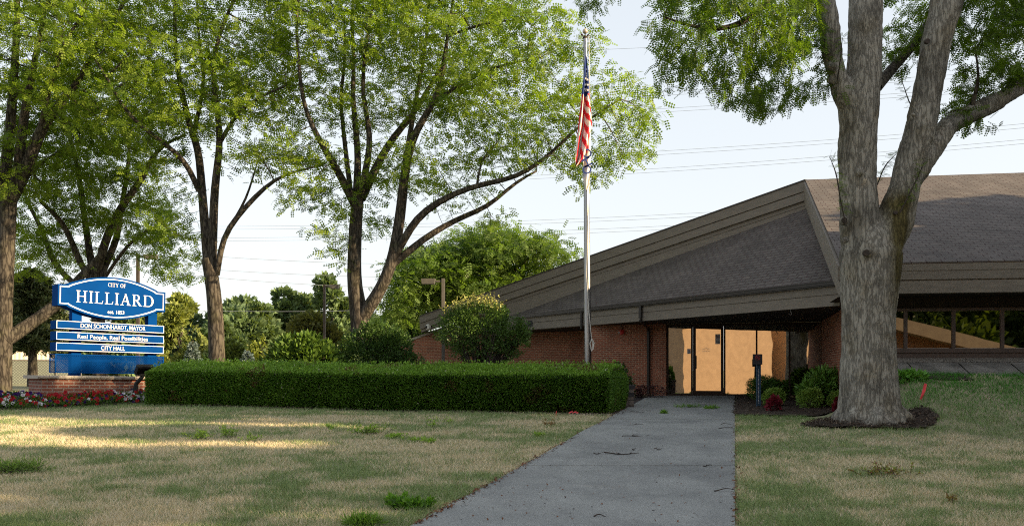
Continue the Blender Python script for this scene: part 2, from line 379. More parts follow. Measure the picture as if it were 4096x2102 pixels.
def tree_mesh(limbs, A, rng, twig=.007, pw=.5, sides=9, **kw):
    pos, par, cnt, children, nfix, rad = grow(limbs, A, rng, **kw)
    chains = []; i0 = 0
    for pts, r in limbs:
        P, R = resample(pts, r, kw.get('step', .4))
        wob = (fbm(P * 1.3, 5)[:, None] - .5) * .0
        chains.append((P + wob, R, sides))
    R = np.zeros(len(pos)); R[:nfix] = rad
    for i in range(nfix, len(pos)):
        R[i] = min(twig * cnt[i] ** pw, .75 * R[par[i]] if R[par[i]] > 0 else 1)
    for s in range(nfix, len(pos)):
        pr = par[s]
        first = pr < nfix or max(children[pr], key=lambda c: cnt[c]) != s
        if not first: continue
        ch = [pr, s]; c = s
        while True:
            k = [x for x in children[c] if x >= nfix]
            if not k: break
            c = max(k, key=lambda x: cnt[x]); ch.append(c)
        rr = R[ch].copy(); rr[0] = rr[1]
        chains.append((pos[ch], rr, 5 if rr[0] > .03 else 3))
    V, Fc = np_tubes(chains)
    dirs = np.zeros_like(pos); ok = par >= 0; dirs[ok] = pos[ok] - pos[par[ok]]
    return V, Fc, pos, unit(dirs), cnt, nfix
def ell_points(rng, ells, n, clump=.6, thr=.42, seed=1, flat=1.6):
    """points in a union of ellipsoids, thinned by noise into clumps with gaps; ells: (centre, rx, ry, rz)"""
    vol = np.array([e[1] * e[2] * e[3] for e in ells]); out = []
    for e, k in zip(ells, vol / vol.sum()):
        m = int(n * k * 3) + 8; d = rand_dirs(rng, m) * (rng.random(m) ** (1 / 2.4))[:, None]
        P = np.array(e[0])[None] + d * np.array(e[1:4])[None]
        keep = fbm(P * np.array([clump, clump, clump * flat]), seed, 2) > thr
        out.append(P[keep][:int(n * k) + 1])
    return np.concatenate(out)
def locust(name, label, limbs_q, ells_q, seed, Y, natt=900, fr_per=7, L=.285, pairs=4, c1=(.05, .108, .018), c2=(.275, .36, .048), group=None, base=None, extra=None, kill=.48, spread=.24, thr=.485, leaf_cnt=5, twig=.0105):
    rng = np.random.default_rng(seed); limbs = []
    for pts in limbs_q:                                  # (qx, qy, depth offset, width in q px)
        P = [np.array(q(a[0], a[1], Y + a[2])) for a in pts]; R = [a[3] * K * (Y + a[2]) / F * .5 for a in pts]
        limbs.append((P, R))
    ells = [(np.array(q(e[0], e[1], Y + e[2])), e[3] * K * Y / F, e[5], e[4] * K * Y / F) for e in ells_q]
    A = ell_points(rng, ells, natt, seed=seed, thr=thr, flat=2.6, clump=.7)
    V, Fc, pos, dirs, cnt, nfix = tree_mesh(limbs, A, rng, kill=kill, twig=twig)
    b = limbs[0][0][0]; root = thing(name, label, "tree", (b[0], b[1], b[2]), group)
    link("trunk", np_mesh("trunk", V, Fc, smooth=True), M['bark'], root)
    leafy = np.where((cnt <= leaf_cnt) & (np.arange(len(pos)) >= nfix))[0]
    idx = np.repeat(leafy, fr_per); n = len(idx)
    P = pos[idx] + rng.normal(size=(n, 3)) * np.array([spread, spread, spread * .45]); D = dirs[idx] * .6 + rng.normal(size=(n, 3)) * np.array([1, 1, .45]) * .8 + np.array([0, 0, -.25])
    tcol = .9 * fbm(P * .9, seed + 9, 2) + .35 * rng.random(n) - .08
    col = mixcol(rng, n, c1, c2, .18, tcol)
    V, Fc, C = place_fronds(rng, P, D, np.full(n, L), frond_template(pairs, lw=.27, ll=.30), col)
    link("crown", np_mesh("crown", V, Fc, C), M['leaf'], root)
    return root
def cloud(rng, ells, n, L, W, c1, c2, surf=.55, clump=2.2, thr=.36, seed=3, updir=.35, cvar=.18):
    """leaf cloud: most leaves near the outside of the lobes, gaps by noise"""
    out = []; vol = np.array([(e[1] * e[2] * e[3]) ** .667 for e in ells])
    for e, k in zip(ells, vol / vol.sum()):
        m = int(n * k * 1.6); d = rand_dirs(rng, m, .15); r = 1 - surf * rng.random(m) ** 1.6
        lump = 1 + .22 * (fbm(d * 2.7 + np.array(e[0]), seed, 2) - .5) * 2
        P = np.array(e[0])[None] + d * (r * lump)[:, None] * np.array(e[1:4])[None]
        keep = vnoise(P * clump, seed) > thr; P = P[keep][:int(n * k)]; d = d[keep][:int(n * k)]
        out.append((P, d))
    P = np.concatenate([o[0] for o in out]); d = np.concatenate([o[1] for o in out])
    t = .6 * fbm(P * clump * .7, seed + 4, 2) + .5 * rng.random(len(P)) - .05
    return leaf_quads(rng, P, L, W, dirs=d + np.array([0, 0, updir]), col=mixcol(rng, len(P), c1, c2, cvar, t))
def bush(name, label, base, ells, n, L, W, c1, c2, seed, catn="shrub", stems=5, mat=None, group=None, sticks=0, stick_col=None, surf=.6, trunk_r=.03, thr=.34, clump=3.0):
    """shrub: stems from the base into every lobe, leaves in lobes; ells relative to base"""
    rng = np.random.default_rng(seed); bx, by = base[0], base[1]; bz = base[2] if len(base) > 2 else ground(bx, by)
    E = [(np.array([bx + e[0], by + e[1], bz + e[2]]), e[3], e[4], e[5]) for e in ells]
    root = thing(name, label, catn, (bx, by, bz), group)
    ch = []
    for e in E:
        for k in range(stems):
            tip = e[0] + rand_dirs(rng, 1)[0] * np.array(e[1:4]) * rng.uniform(.3, .85)
            b = np.array([bx, by, bz - .03]) + rng.normal(size=3) * np.array([.05, .05, 0]); mid = (b * .55 + tip * .45); mid[2] = b[2] + (tip[2] - b[2]) * .5
            P, R = resample([b, mid, tip], [trunk_r, trunk_r * .7, trunk_r * .3], .12); ch.append((P, R, 5))
    V, Fc = np_tubes(ch); link("stem", np_mesh("stem", V, Fc, smooth=True), M['twig'], root)
    parts = [cloud(rng, E, n, L, W, c1, c2, surf=surf, clump=clump, thr=thr, seed=seed)]
    link("foliage", np_mesh("foliage", *cat(parts)[:2], cat(parts)[2]), mat or M['leaf_dark'], root)
    return root, E, rng

# ------------------------------------------------------------------ ground, path, beds
PATH_D = .262
def path_l(y): return -.86 + PATH_D * (y - 7.7)
def path_r(y): return 2.02 + PATH_D * (y - 7.7)
HEDGE = [(-10.25, 23.9), (2.32, 20.7), (2.98, 22.55), (-9.85, 25.7)]       # plan corners FL FR BR BL
SIGN_U = np.array([.72, .695]); SIGN_N = np.array([.695, -.72]); SIGN_0 = np.array([-13.39, 25.0])
def sgn(t, w): a = SIGN_0 + SIGN_U * t + SIGN_N * w; return float(a[0]), float(a[1])

gx = np.concatenate([[-900, -400, -150, -70, -45], np.arange(-32, 32.1, .4), [45, 70, 150, 400, 900]])
gy = np.concatenate([[-300, -100, -50, -25, -12, -4], np.arange(0, 44.1, .4), [50, 60, 75, 95, 140, 300, 800, 2000]])
GX, GY = np.meshgrid(gx, gy); GZ = ground_np(GX.ravel(), GY.ravel())
V = np.stack([GX.ravel(), GY.ravel(), GZ], 1); nx = len(gx)
ii, jj = np.meshgrid(np.arange(len(gx) - 1), np.arange(len(gy) - 1)); a = (jj * nx + ii).ravel()
tag(link("ground", np_mesh("ground", V, np.stack([a, a + 1, a + nx + 1, a + nx], 1), smooth=True), M['soil']), kind="structure")

def drape(name, poly, lift, mat, res=.15, jag=0, seed=0, hump=None):
    """sheet over the ground inside a plan polygon"""
    poly = np.array(poly); x0, y0 = poly.min(0); x1, y1 = poly.max(0)
    xs = np.arange(x0 - res, x1 + res, res); ys = np.arange(y0 - res, y1 + res, res); X, Y = np.meshgrid(xs, ys)
    cx, cy = X[:-1, :-1] + res / 2, Y[:-1, :-1] + res / 2
    px_, py_ = cx.ravel(), cy.ravel()
    if jag: j = (fbm(np.stack([px_ * 2.2, py_ * 2.2, px_ * 0], 1), seed, 3) - .5) * 2 * jag; k = (fbm(np.stack([px_ * 2.2, py_ * 2.2, px_ * 0 + 9], 1), seed + 5, 3) - .5) * 2 * jag; px_, py_ = px_ + j, py_ + k
    ins = inside(px_, py_, poly).reshape(cx.shape)
    z = ground_np(X.ravel(), Y.ravel()) + lift
    if hump is not None: z = z + hump(X.ravel(), Y.ravel())
    V = np.stack([X.ravel(), Y.ravel(), z], 1); n = X.shape[1]; r, c = np.nonzero(ins); a = r * n + c
    used, inv = np.unique(np.stack([a, a + 1, a + n + 1, a + n], 1), return_inverse=True)
    return tag(link(name, np_mesh(name, V[used], inv.reshape(-1, 4), smooth=True), mat), kind="structure")
def inside(x, y, poly):
    poly = np.asarray(poly); c = np.zeros(len(x), bool); n = len(poly)
    for i in range(n):
        xi, yi = poly[i]; xj, yj = poly[i - 1]
        c ^= ((yi > y) != (yj > y)) & (x < (xj - xi) * (y - yi) / (yj - yi + 1e-12) + xi)
    return c

mb = MB(); joints = [1.5, 4.2, 6.75, 9.15, 11.5, 14.0, 16.5, 19.1, 22.0, 25.0, 28.6]
for k, (ya, yb) in enumerate(zip(joints[:-1], joints[1:])):
    g = 0; yb2 = yb - (.045 if yb == 19.1 else .028); zt = .020 + [.0, .004, .012, .0, .003, .0, .002, .006, .0, .004][k]
    if yb > 28: yb2 = yb
    m = 6
    for i in range(m):
        y0 = ya + (yb2 - ya) * i / m; y1 = ya + (yb2 - ya) * (i + 1) / m
        P = []
        for z0 in (-.06, zt):
            P += [Vector((path_l(y0), y0, ground(.26 * y0, y0) + z0)), Vector((path_r(y0), y0, ground(.26 * y0, y0) + z0)), Vector((path_r(y1), y1, ground(.26 * y1, y1) + z0)), Vector((path_l(y1), y1, ground(.26 * y1, y1) + z0))]
        mb.face([P[4], P[5], P[6], P[7]])
        mb.face([P[1], P[2], P[6], P[5]]); mb.face([P[3], P[0], P[4], P[7]])
        if i == 0: mb.face([P[0], P[1], P[5], P[4]])
        if i == m - 1: mb.face([P[2], P[3], P[7], P[6]])
def concrete_path():
    m, t, b = nmat("slab concrete"); b.inputs['Roughness'].default_value = .88; b.inputs['Specular IOR Level'].default_value = .25
    tc = t.nodes.new("ShaderNodeTexCoord")
    def noise(s, d, st=(1, 1, 1)):
        mp = t.nodes.new("ShaderNodeMapping"); mp.inputs['Scale'].default_value = st; t.links.new(tc.outputs['Object'], mp.inputs[0])
        n = t.nodes.new("ShaderNodeTexNoise"); n.inputs['Scale'].default_value = s; n.inputs['Detail'].default_value = d; n.inputs['Roughness'].default_value = .65; t.links.new(mp.outputs[0], n.inputs[0]); return n
    r1 = ramp(t, (.205, .212, .21), (.29, .298, .29), .32, .6); t.links.new(noise(.7, 8).outputs[0], r1.inputs[0])
    r2 = ramp(t, (.50, .50, .50), (1.18, 1.18, 1.18), .36, .62); t.links.new(noise(95, 3).outputs[0], r2.inputs[0])
    mx = t.nodes.new("ShaderNodeMix"); mx.data_type = 'RGBA'; mx.blend_type = 'MULTIPLY'; mx.inputs[0].default_value = 1
    t.links.new(r1.outputs[0], mx.inputs[6]); t.links.new(r2.outputs[0], mx.inputs[7])
    r3 = ramp(t, (.84, .84, .85), (1, 1, 1), .40, .54); t.links.new(noise(1.6, 5, (1, .5, 1)).outputs[0], r3.inputs[0])
    m2 = t.nodes.new("ShaderNodeMix"); m2.data_type = 'RGBA'; m2.blend_type = 'MULTIPLY'; m2.inputs[0].default_value = 1
    t.links.new(mx.outputs[2], m2.inputs[6]); t.links.new(r3.outputs[0], m2.inputs[7]); t.links.new(m2.outputs[2], b.inputs['Base Color'])
    bp = t.nodes.new("ShaderNodeBump"); bp.inputs['Strength'].default_value = .5; bp.inputs['Distance'].default_value = .01
    t.links.new(noise(120, 3).outputs[0], bp.inputs['Height']); t.links.new(bp.outputs[0], b.inputs['Normal'])
    return m
M['slab'] = concrete_path()
tag(mb.build("path", M['slab']), kind="structure")
# side path and dark brick edging to the left of the entrance
drape("side_path", [(path_l(23.4) - 5, 23.6), (path_l(23.4) - .42, 23.4), (path_l(27) - .42, 27), (path_l(27) - 5, 26.5)], .012, M['slab'], .2)
drape("path_edging", [(path_l(22.8) - .40, 22.8), (path_l(22.8) - .01, 22.8), (path_l(28) - .01, 28), (path_l(28) - .40, 28)], .016, M['plate'], .06)
BED_R = [(path_r(20.3) + .02, 20.3), (6.3, 20.0), (8.6, 19.4), (8.6, 21.8), (10.1, 27.4), (path_r(28.2) + .02, 28.2)]
drape("mulch_bed", BED_R, .02, M['mulch'], .08, .12, 2, lambda X, Y: .03 * fbm(np.stack([X * 7, Y * 7, X * 0], 1), 4, 2))
TREE = (6.55, 15.5); TREE_Z = ground(*TREE)
def hump(X, Y):
    r = np.hypot((X - TREE[0]) / 1.25, Y - TREE[1]); return .10 * np.clip(1 - r / 1.15, 0, 1) ** 1.1 + .07 * (fbm(np.stack([X * 9, Y * 9, X * 0], 1), 6, 3) - .5)
ring = [(TREE[0] + 1.16 * math.cos(a) * (1 + .05 * math.sin(3 * a)), TREE[1] + .82 * math.sin(a) * (1 + .07 * math.cos(2 * a + 1))) for a in np.linspace(0, 2 * math.pi, 30)[:-1]]
drape("mulch_ring", ring, .02, M['mulch'], .04, .13, 3, hump)
drape("hedge_bed", [(-10.3, 23.6), (2.5, 20.28), (3.3, 22.8), (-9.8, 26.0)], .016, M['mulch'], .1, .14, 7)
drape("flower_bed", [sgn(-2.6, -1.6), sgn(-2.4, 1.9), sgn(0, 2.3), sgn(2.0, 2.2), sgn(3.6, 1.4), sgn(3.6, .1), sgn(-.4, .1), sgn(-.5, -1.6)], .016, M['mulch'], .12, .1, 8)
drape("mulch_slope", [(-26, 28.2), (-17.6, 28.6), (-14.6, 30.5), (-17, 34), (-30, 36)], .02, M['mulch'], .3, .5, 9)
drape("wing_bed", [(7.0, 17.55), (9.3, 17.25), (9.6, 18.3), (7.6, 18.6)], .02, M['mulch'], .08, .12, 12)

# ------------------------------------------------------------------ the city hall
bld = thing("city_hall", "brown brick city hall with low shingled roofs and brown fascia bands", "building", (5.3, 29.0, .7))
def online(px, P0, d):
    k = (px - 2048) / F; s = (k * P0[1] - P0[0]) / (d[0] - k * d[1]); return (P0[0] + d[0] * s, P0[1] + d[1] * s)
W0 = (2.82, 29.9); WD = (.9625, -.2712); WN = (-.2712, -.9625)
GZB = ground(5, 28) + .02; SOF = 3.18
def Wp(px): return online(px, W0, WD)
def wallq(mb, a, b, z0, z1, z0b=None, z1b=None):
    mb.face([Vector((a[0], a[1], z0)), Vector((b[0], b[1], z0 if z0b is None else z0b)), Vector((b[0], b[1], z1 if z1b is None else z1b)), Vector((a[0], a[1], z1))])
pr = Wp(2666); pp = Wp(2612)
mb = MB()
mb.slab(W0, pp, WN, 0, -.35, GZB - .5, SOF + .3); mb.build("front_wall", M['brick'], bld)
mb = MB(); mb.slab((pp[0] + .003, pp[1]), pr, WN, .10, -.35, GZB - .5, SOF + .3); mb.build("brick_pier", M['brick'], bld)
mb = MB(); wallq(mb, (2.86, 34.3), (W0[0] + .01, W0[1] + .02), .2, SOF + .3); mb.build("return_wall", M['brick'], bld)
RW0 = (-4.9, 39.9); RW1 = (3.2, 34.0)
rd = Vector((RW1[0] - RW0[0], RW1[1] - RW0[1])).normalized(); rn = (rd.y, -rd.x)
j1 = online(1737, RW0, rd); j0 = online(1590, RW0, rd); j2 = online(1800, RW0, rd); je = online(1775, RW0, rd)
def zat(px, py, Y): return CAMH + (HORIZON - py) / F * Y
mb = MB(); za = zat(1590, 1383, j0[1]); zb = zat(1737, 1330, j1[1])
mb.slab(j0, j1, rn, 0, -.3, .3, za, .3, zb); mb.slab(j1, je, rn, 0, -.3, .3, zb, .3, zb + .2); mb.slab((je[0] + .03, je[1] - .02), RW1, rn, 0, -.3, .3, zb + .2, .3, zb + .2)
mb.build("wing_wall", M['brick'], bld)
mb = MB(); mb.slab(j0, j1, rn, .06, -.36, za, za + .11, zb, zb + .11); mb.slab(j1, j2, rn, .06, -.36, zb, zb + .11, zb + .22, zb + .33); mb.build("coping", M['stone'], bld)

A = Vector((8.85, 25.5, 7.27)); T = Vector((-4.13, 38.7, 4.04)); E = Vector((7.18, 18.45, 3.87)); R = Vector((8.0, 20.7, 3.80)); dL = Vector((-.501, .865, 0))
UR = Vector((.9885, -.151, 0)); NR = Vector((-.151, -.9885, 0)); Er = E + UR * 17; Ar = A + UR * 17
L = R + dL * 18.6; AL = Vector((8.93, 25.68, 6.56))
def roofsheet(name, pts, mat, th=.035):
    mb = MB(); pts = [Vector(a) for a in pts]; mb.face(pts)
    for a, b in zip(pts, pts[1:] + pts[:1]): mb.face([a - Vector((0, 0, th)), b - Vector((0, 0, th)), b, a])
    return mb.build(name, mat, bld)
up = Vector((0, 0, .045))
roofsheet("main_roof", [E + NR * .06 + up - UR * .05, Er + NR * .06 + up, Ar + up, A + up - UR * .05], M['shingle'])
roofsheet("rear_roof", [A + up, Ar + up, Ar + Vector((1, 9, -3.6)), Vector((1.5, 45, 4.0)), T + up], M['shingle'])
nlow = (AL - R).cross(dL); nlow = nlow if nlow.z > 0 else -nlow; nlow.normalize()
def on_low(x, y): return R.z + .02 - (nlow.x * (x - R.x) + nlow.y * (y - R.y)) / nlow.z
nE = Vector((-.865, -.501, 0))                                  # outward from the porch eave
lowpts = [L + nE * .1 + Vector((0, 0, -.06)), R + nE * .1 + Vector((0, 0, -.06)), R + Vector((.5, .28, 0)), AL + Vector((.25, 0, 0)), AL]
sx = .70; xr = A.lerp(T, sx); lowpts.append(Vector((xr.x + .1, xr.y + .12, on_low(xr.x + .1, xr.y + .12))))
lowpts = [Vector((a.x, a.y, on_low(a.x, a.y))) for a in lowpts]
lr = [lowpts[1], lowpts[2], lowpts[3], lowpts[4], lowpts[5], lowpts[0]]
mb = MB(); o0 = lowpts[0]; ue = (lowpts[1] - lowpts[0]).normalized(); we = nlow.cross(ue)
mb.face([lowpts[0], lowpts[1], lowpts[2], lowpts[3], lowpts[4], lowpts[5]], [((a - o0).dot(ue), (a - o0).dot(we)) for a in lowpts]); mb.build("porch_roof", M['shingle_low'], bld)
# rake bands: boards one above the other
def boards(name, P, Q, n, rows, far=None, mat='fascia'):
    mb = MB()
    for (t, b, o) in rows: mb.slab((P.x, P.y), (Q.x, Q.y), n, o, -.12, P.z - b, P.z - t, Q.z - b, Q.z - t)
    return mb.build(name, M[mat], bld)
at_ = Vector((T.x - A.x, T.y - A.y, 0)).normalized(); nAT = Vector((-at_.y, at_.x, 0)); nAT = nAT if nAT.y < 0 else -nAT
boards("rake_fascia", A, T, nAT, [(0, .30, .10), (.30, .335, .05), (.335, .58, .085), (.58, .71, .0)])
mb = MB(); a0 = A + nAT * -.02; b0 = A.lerp(T, sx) + nAT * -.02
mb.face([Vector((b0.x, b0.y, on_low(b0.x, b0.y) - .1)), Vector((a0.x, a0.y, on_low(a0.x, a0.y) - .1)), a0 + Vector((0, 0, -.70)), b0 + Vector((0, 0, -.70))]); mb.build("rake_skirt", M['fascia'], bld)
mb = MB(); mb.slab((A.x, A.y), (T.x, T.y), nAT, .125, -.2, A.z + .001, A.z + .04, T.z + .001, T.z + .04); mb.build("shingle_edge", M['gutter'], bld)
ae = Vector((E.x - A.x, E.y - A.y, 0)).normalized(); nAE = Vector((ae.y, -ae.x, 0)); nAE = nAE if nAE.x < 0 else -nAE
boards("wing_rake", A, E, nAE, [(0, .30, .10), (.30, .34, .05), (.34, .66, .08)])
boards("wing_fascia", E, Er, NR, [(0, .14, .07), (.14, .33, .055), (.33, .36, .0), (.36, .62, .04)])
ft = R.z - .0
boards("porch_fascia", R, L, nE, [(.10, .335, .03), (.335, .36, .0), (.36, .62, .02)])
mb = MB(); G0 = R; G1 = L
mb.slab((G0.x, G0.y), (G1.x, G1.y), nE, .15, .034, ft - .11, ft - .035); mb.slab((G0.x, G0.y), (G1.x, G1.y), nE, .165, .14, ft - .035, ft - .012); mb.slab((G0.x, G0.y), (G1.x, G1.y), nE, .12, .034, ft - .14, ft - .11)
mb.build("gutter", M['gutter'], bld)
def downspout(px, t, length=None):
    c = online(px, (R.x, R.y), (dL.x, dL.y)); c = Vector((c[0], c[1], 0)); n = nE; top = ft - .11; mb = MB()
    a = c + n * .09
    if length: mb.tube([a + Vector((0, 0, top)), a + Vector((0, 0, top - length))], .05, 4)
    else:
        w = Wp(px + 26); wv = Vector((w[0] + WN[0] * .16, w[1] + WN[1] * .16, 0))
        mb.tube([a + Vector((0, 0, top)), a + Vector((0, 0, top - .42)), a + Vector((0, 0, top - .50)), wv + Vector((0, 0, SOF - .16)), wv + Vector((0, 0, SOF - .26)), wv + Vector((0, 0, GZB + .05))], .062, 4)
    mb.build("downspout", M['gutter'], bld)
downspout(2571, 0); downspout(2334, 0, .62)
mb = MB()
mb.face([Vector((x, y, SOF + .012)) for x, y in ((8.02, 20.75), (-1.35, 36.7), (-4.9, 39.8), (3.2, 34.1), (10.6, 28.3), (10.4, 27.4))][::-1])
mb.face([Vector((x, y, 3.345)) for x, y in ((-4.1, 38.75), (.4, 34.3), (.2, 36.5), (-4.8, 39.9))])
mb.face([E + Vector((.02, 0, -.61)), Er + Vector((0, 0, -.61)), Er + Vector((.3, 2.4, -.61)), E + Vector((.6, 2.4, -.61))])
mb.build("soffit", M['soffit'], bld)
# entrance glazing
HEAD = SOF
def bar(mb, a, b, z0, z1, o0=.04, o1=-.06): mb.slab(a, b, WN, o0, o1, z0, z1)
mb = MB(); xs = [(2665, 2674), (2764, 2771), (2895, 2902), (3023, 3030), (3155, 3162), (3284, 3293)]
for a, b in xs: bar(mb, Wp(a), Wp(b), GZB, HEAD)
for (a, b) in ((2674, 2764), (2902, 3023), (3030, 3155), (3162, 3284)):
    bar(mb, Wp(a), Wp(b), GZB, GZB + .07, .035); bar(mb, Wp(a), Wp(b), HEAD - .06, HEAD, .035)
bar(mb, Wp(2771), Wp(2895), HEAD - .07, HEAD, .035)
mb.build("entrance_frame", M['bronze'], bld)
for (a, b) in ((2674, 2764), (2902, 3023), (3030, 3155), (3162, 3284)):
    mb = MB(); A_, B_ = Wp(a), Wp(b); mb.slab(A_, B_, WN, 0, -.012, GZB + .07, HEAD - .06); mb.build("entrance_pane", M['glass'], bld)
mb = MB(); dz0 = GZB + .012; dz1 = HEAD - .075
for a, b, z0, z1 in ((2772, 2783.5, dz0, dz1), (2883.5, 2894, dz0, dz1), (2783.5, 2883.5, dz0, dz0 + .16), (2783.5, 2883.5, dz1 - .09, dz1)): bar(mb, Wp(a), Wp(b), z0, z1, .03, -.03)
door = mb.build("door", M['bronze'], bld)
mb = MB(); mb.slab(Wp(2783.5), Wp(2883.5), WN, .006, -.006, dz0 + .16, dz1 - .09); mb.build("door_pane", M['glass'], door)
mb = MB(); h = Wp(2784); hz = GZB + 1.0
hp = lambda o, z: Vector((h[0] + WN[0] * o, h[1] + WN[1] * o, z))
mb.tube([hp(.03, hz + .27), hp(.09, hz + .27)], .018, 6); mb.tube([hp(.03, hz + .05), hp(.09, hz + .05)], .018, 6); mb.tube([hp(.09, hz - .08), hp(.09, hz + .36)], .02, 6)
mb.tube([Vector((Wp(2775)[0], Wp(2775)[1], hz - .1)) + Vector((WN[0], WN[1], 0)) * .03, Vector((Wp(2775)[0], Wp(2775)[1], hz - .1)) + Vector((WN[0], WN[1], 0)) * .05], .025, 8)
mb.build("door_handle", M['black'], door)
# right wing walls and windows
C0 = (7.9, 19.46); CW = (Wp(3292)[0] - .03, Wp(3292)[1] + .08); wd = (UR.x, UR.y); wn = (NR.x, NR.y)
mb = MB(); cd = Vector((C0[0] - CW[0], C0[1] - CW[1])).normalized(); cn = (cd.y, -cd.x)
cn = cn if cn[0] < 0 else (-cn[0], -cn[1])
mb.slab(CW, C0, cn, 0, -.3, .3, SOF + .15); mb.build("side_wall", M['brick'], bld)
def Rp(s, o=0): return (C0[0] + wd[0] * s + wn[0] * o, C0[1] + wd[1] * s + wn[1] * o)
ZH, ZB = 2.985, 2.10
mb = MB(); prof = []
for k in range(90): s_ = .02 + k * .177; prof += [(s_, -.04), (s_ + .155, -.04), (s_ + .155, -.02), (s_ + .177, -.02)]
for (sa, oa), (sb, ob) in zip(prof[:-1], prof[1:]): wallq(mb, Rp(sa, oa), Rp(sb, ob), ZH + .02, 3.3)
mb.build("wood_band", M['soffit'], bld, smooth=True)
M['winframe'] = simple("brown window frame", (.085, .06, .05), (.07, .05, .042), 8, .5)
mb = MB(); mb.slab(Rp(.02), Rp(16), wn, .03, -.2, ZB - .10, ZB); mb.slab(Rp(.02), Rp(16), wn, .03, -.2, ZH - .045, ZH + .018)
s0 = online(3623, C0, wd); s0 = (s0[0] - C0[0]) / wd[0]; pitch = 1.02; k0 = s0 - pitch * 2
wins = []
for k in range(17):
    s = k0 + k * pitch
    if s > .05 and s < 15.9: mb.slab(Rp(s - .033), Rp(s + .033), wn, .025, -.2, ZB + .001, ZH - .046); wins.append(s)
mb.build("window_frame", M['winframe'], bld)
prev = .03
for s in wins:
    mb = MB(); mb.slab(Rp(prev), Rp(s - .034), wn, -.02, -.03, ZB + .002, ZH - .047); mb.build("window_pane", M['glass_win'], bld); prev = s + .034
mb = MB(); mb.slab(Rp(.01), Rp(16), wn, -.01, -.3, ZB - .34, ZB - .103); mb.build("sill_panel", M['winframe'], bld)
mb = MB(); mb.slab(Rp(-.02), Rp(16), wn, .02, -.3, 1.0, ZB - .343); mb.build("plinth", M['apron'], bld)
mb = MB()
mb.face([Vector((*Rp(-.1, .50), 1.78)), Vector((*Rp(16, .50), 1.78)), Vector((*Rp(16, .021), 1.88)), Vector((*Rp(-.1, .021), 1.88))]); mb.build("aggregate_strip", M['aggregate'], bld)
mb = MB(); ww = 1.05
for k in range(16):
    a, b = -.1 + k * ww, -.1 + (k + 1) * ww - .025
    mb.face([Vector((*Rp(a, 1.55), 1.40)), Vector((*Rp(b, 1.55), 1.40)), Vector((*Rp(b, .502), 1.775)), Vector((*Rp(a, .502), 1.775))])
    mb.face([Vector((*Rp(a, 1.55), 1.0)), Vector((*Rp(b, 1.55), 1.0)), Vector((*Rp(b, 1.55), 1.40)), Vector((*Rp(a, 1.55), 1.40))])
mb.build("concrete_apron", M['apron'], bld)
# joint strip, fire alarm, camera, hook, notices
mb = MB(); a = online(1773, RW0, rd); b = online(1777, RW0, rd); mb.slab(a, b, rn, .012, -.02, .4, zb + .1); mb.build("expansion_joint", M['stone'], bld)

def text_mesh(s, w=None, h=None, x0=0, y0=0, thick=0):
    """built-in sans lettering in the x,z plane: width w, capital height h, left x0, baseline y0"""
    def raw(b):
        c = bpy.data.curves.new("lettering", 'FONT'); c.body = b; c.size = 1; c.resolution_u = 3; c.offset = thick
        o = bpy.data.objects.new("lettering", c); COL.objects.link(o); dg = bpy.context.evaluated_depsgraph_get(); me = bpy.data.meshes.new_from_object(o.evaluated_get(dg)); bpy.data.objects.remove(o); bpy.data.curves.remove(c); return me
    ref = raw("H"); ch = max(v.co.y for v in ref.vertices) - min(v.co.y for v in ref.vertices); me = raw(s)
    xs = [v.co.x for v in me.vertices]; sx_ = w / (max(xs) - min(xs)) if w else h / ch; sy_ = h / ch; m0 = min(xs)
    Vs = [(x0 + (v.co.x - m0) * sx_, 0, y0 + v.co.y * sy_) for v in me.vertices]; Fs = [tuple(f.vertices) for f in me.polygons]
    return Vs, Fs
def text_on(name, lines, mat, place, parent):
    V = []; Fc = []
    for Vs, Fs in lines: b = len(V); V += [tuple(place(*v)) for v in Vs]; Fc += [tuple(i + b for i in f) for f in Fs]
    me = bpy.data.meshes.new(name); me.from_pydata(V, [], Fc); me.update(); return link(name, me, mat, parent)

al = Wp(2488); n3 = Vector((WN[0], WN[1], 0))
at3 = lambda w, o, z: Vector((w[0] + WN[0] * o, w[1] + WN[1] * o, z))
zal = CAMH + (HORIZON - 1327) / F * al[1]
r_ = thing("fire_alarm", "small red fire alarm bell on the brick wall left of the downspout", "fire alarm", at3(al, 0, zal))
mb = MB(); mb.tube([at3(al, .0, zal), at3(al, .11, zal)], .085, 14); mb.box(al[0] - .05, al[0] + .04, al[1] - .14, al[1] - .02, zal - .07, zal + .07); mb.build("housing", M['alarm'], r_)
mb = MB(); mb.tube([at3(al, .03, zal + .08), at3(al, .03, zal + .2), at3((al[0] - .05, al[1]), .03, zal + .26)], .014, 6); mb.build("conduit", M['lamphead'], r_)
mb = MB(); l2 = (al[0] - .085, al[1]); mb.ball(at3(l2, .09, zal - .02), .03, 8, 6); mb.build("lens", M['paper'], r_)
cT = A.lerp(T, .965) + nAT * .085; cT.z = T.z - .5
r_ = thing("security_camera", "white dome security camera on the left tip of the fascia", "security camera", cT)
mb = MB(); mb.ball(cT + nAT * .03, .135, 14, 8); mb.build("dome", M['white'], r_, smooth=True)
mb = MB(); mb.ball(cT + nAT * .12, .075, 10, 6); mb.build("lens", M['black'], r_, smooth=True)
fl = online(2115, (R.x, R.y), (dL.x, dL.y)); fz = zat(2115, 1294, fl[1]); fc = Vector((fl[0], fl[1], fz)) + nE * .03
r_ = thing("wall_floodlight", "grey and black flood lamp on the fascia above the round tree", "light", fc)
mb = MB(); mb.slab((fc.x - .12, fc.y), (fc.x + .12, fc.y - .1), nE, .05, 0, fz - .1, fz + .06); mb.build("housing", M['lamphead'], r_)
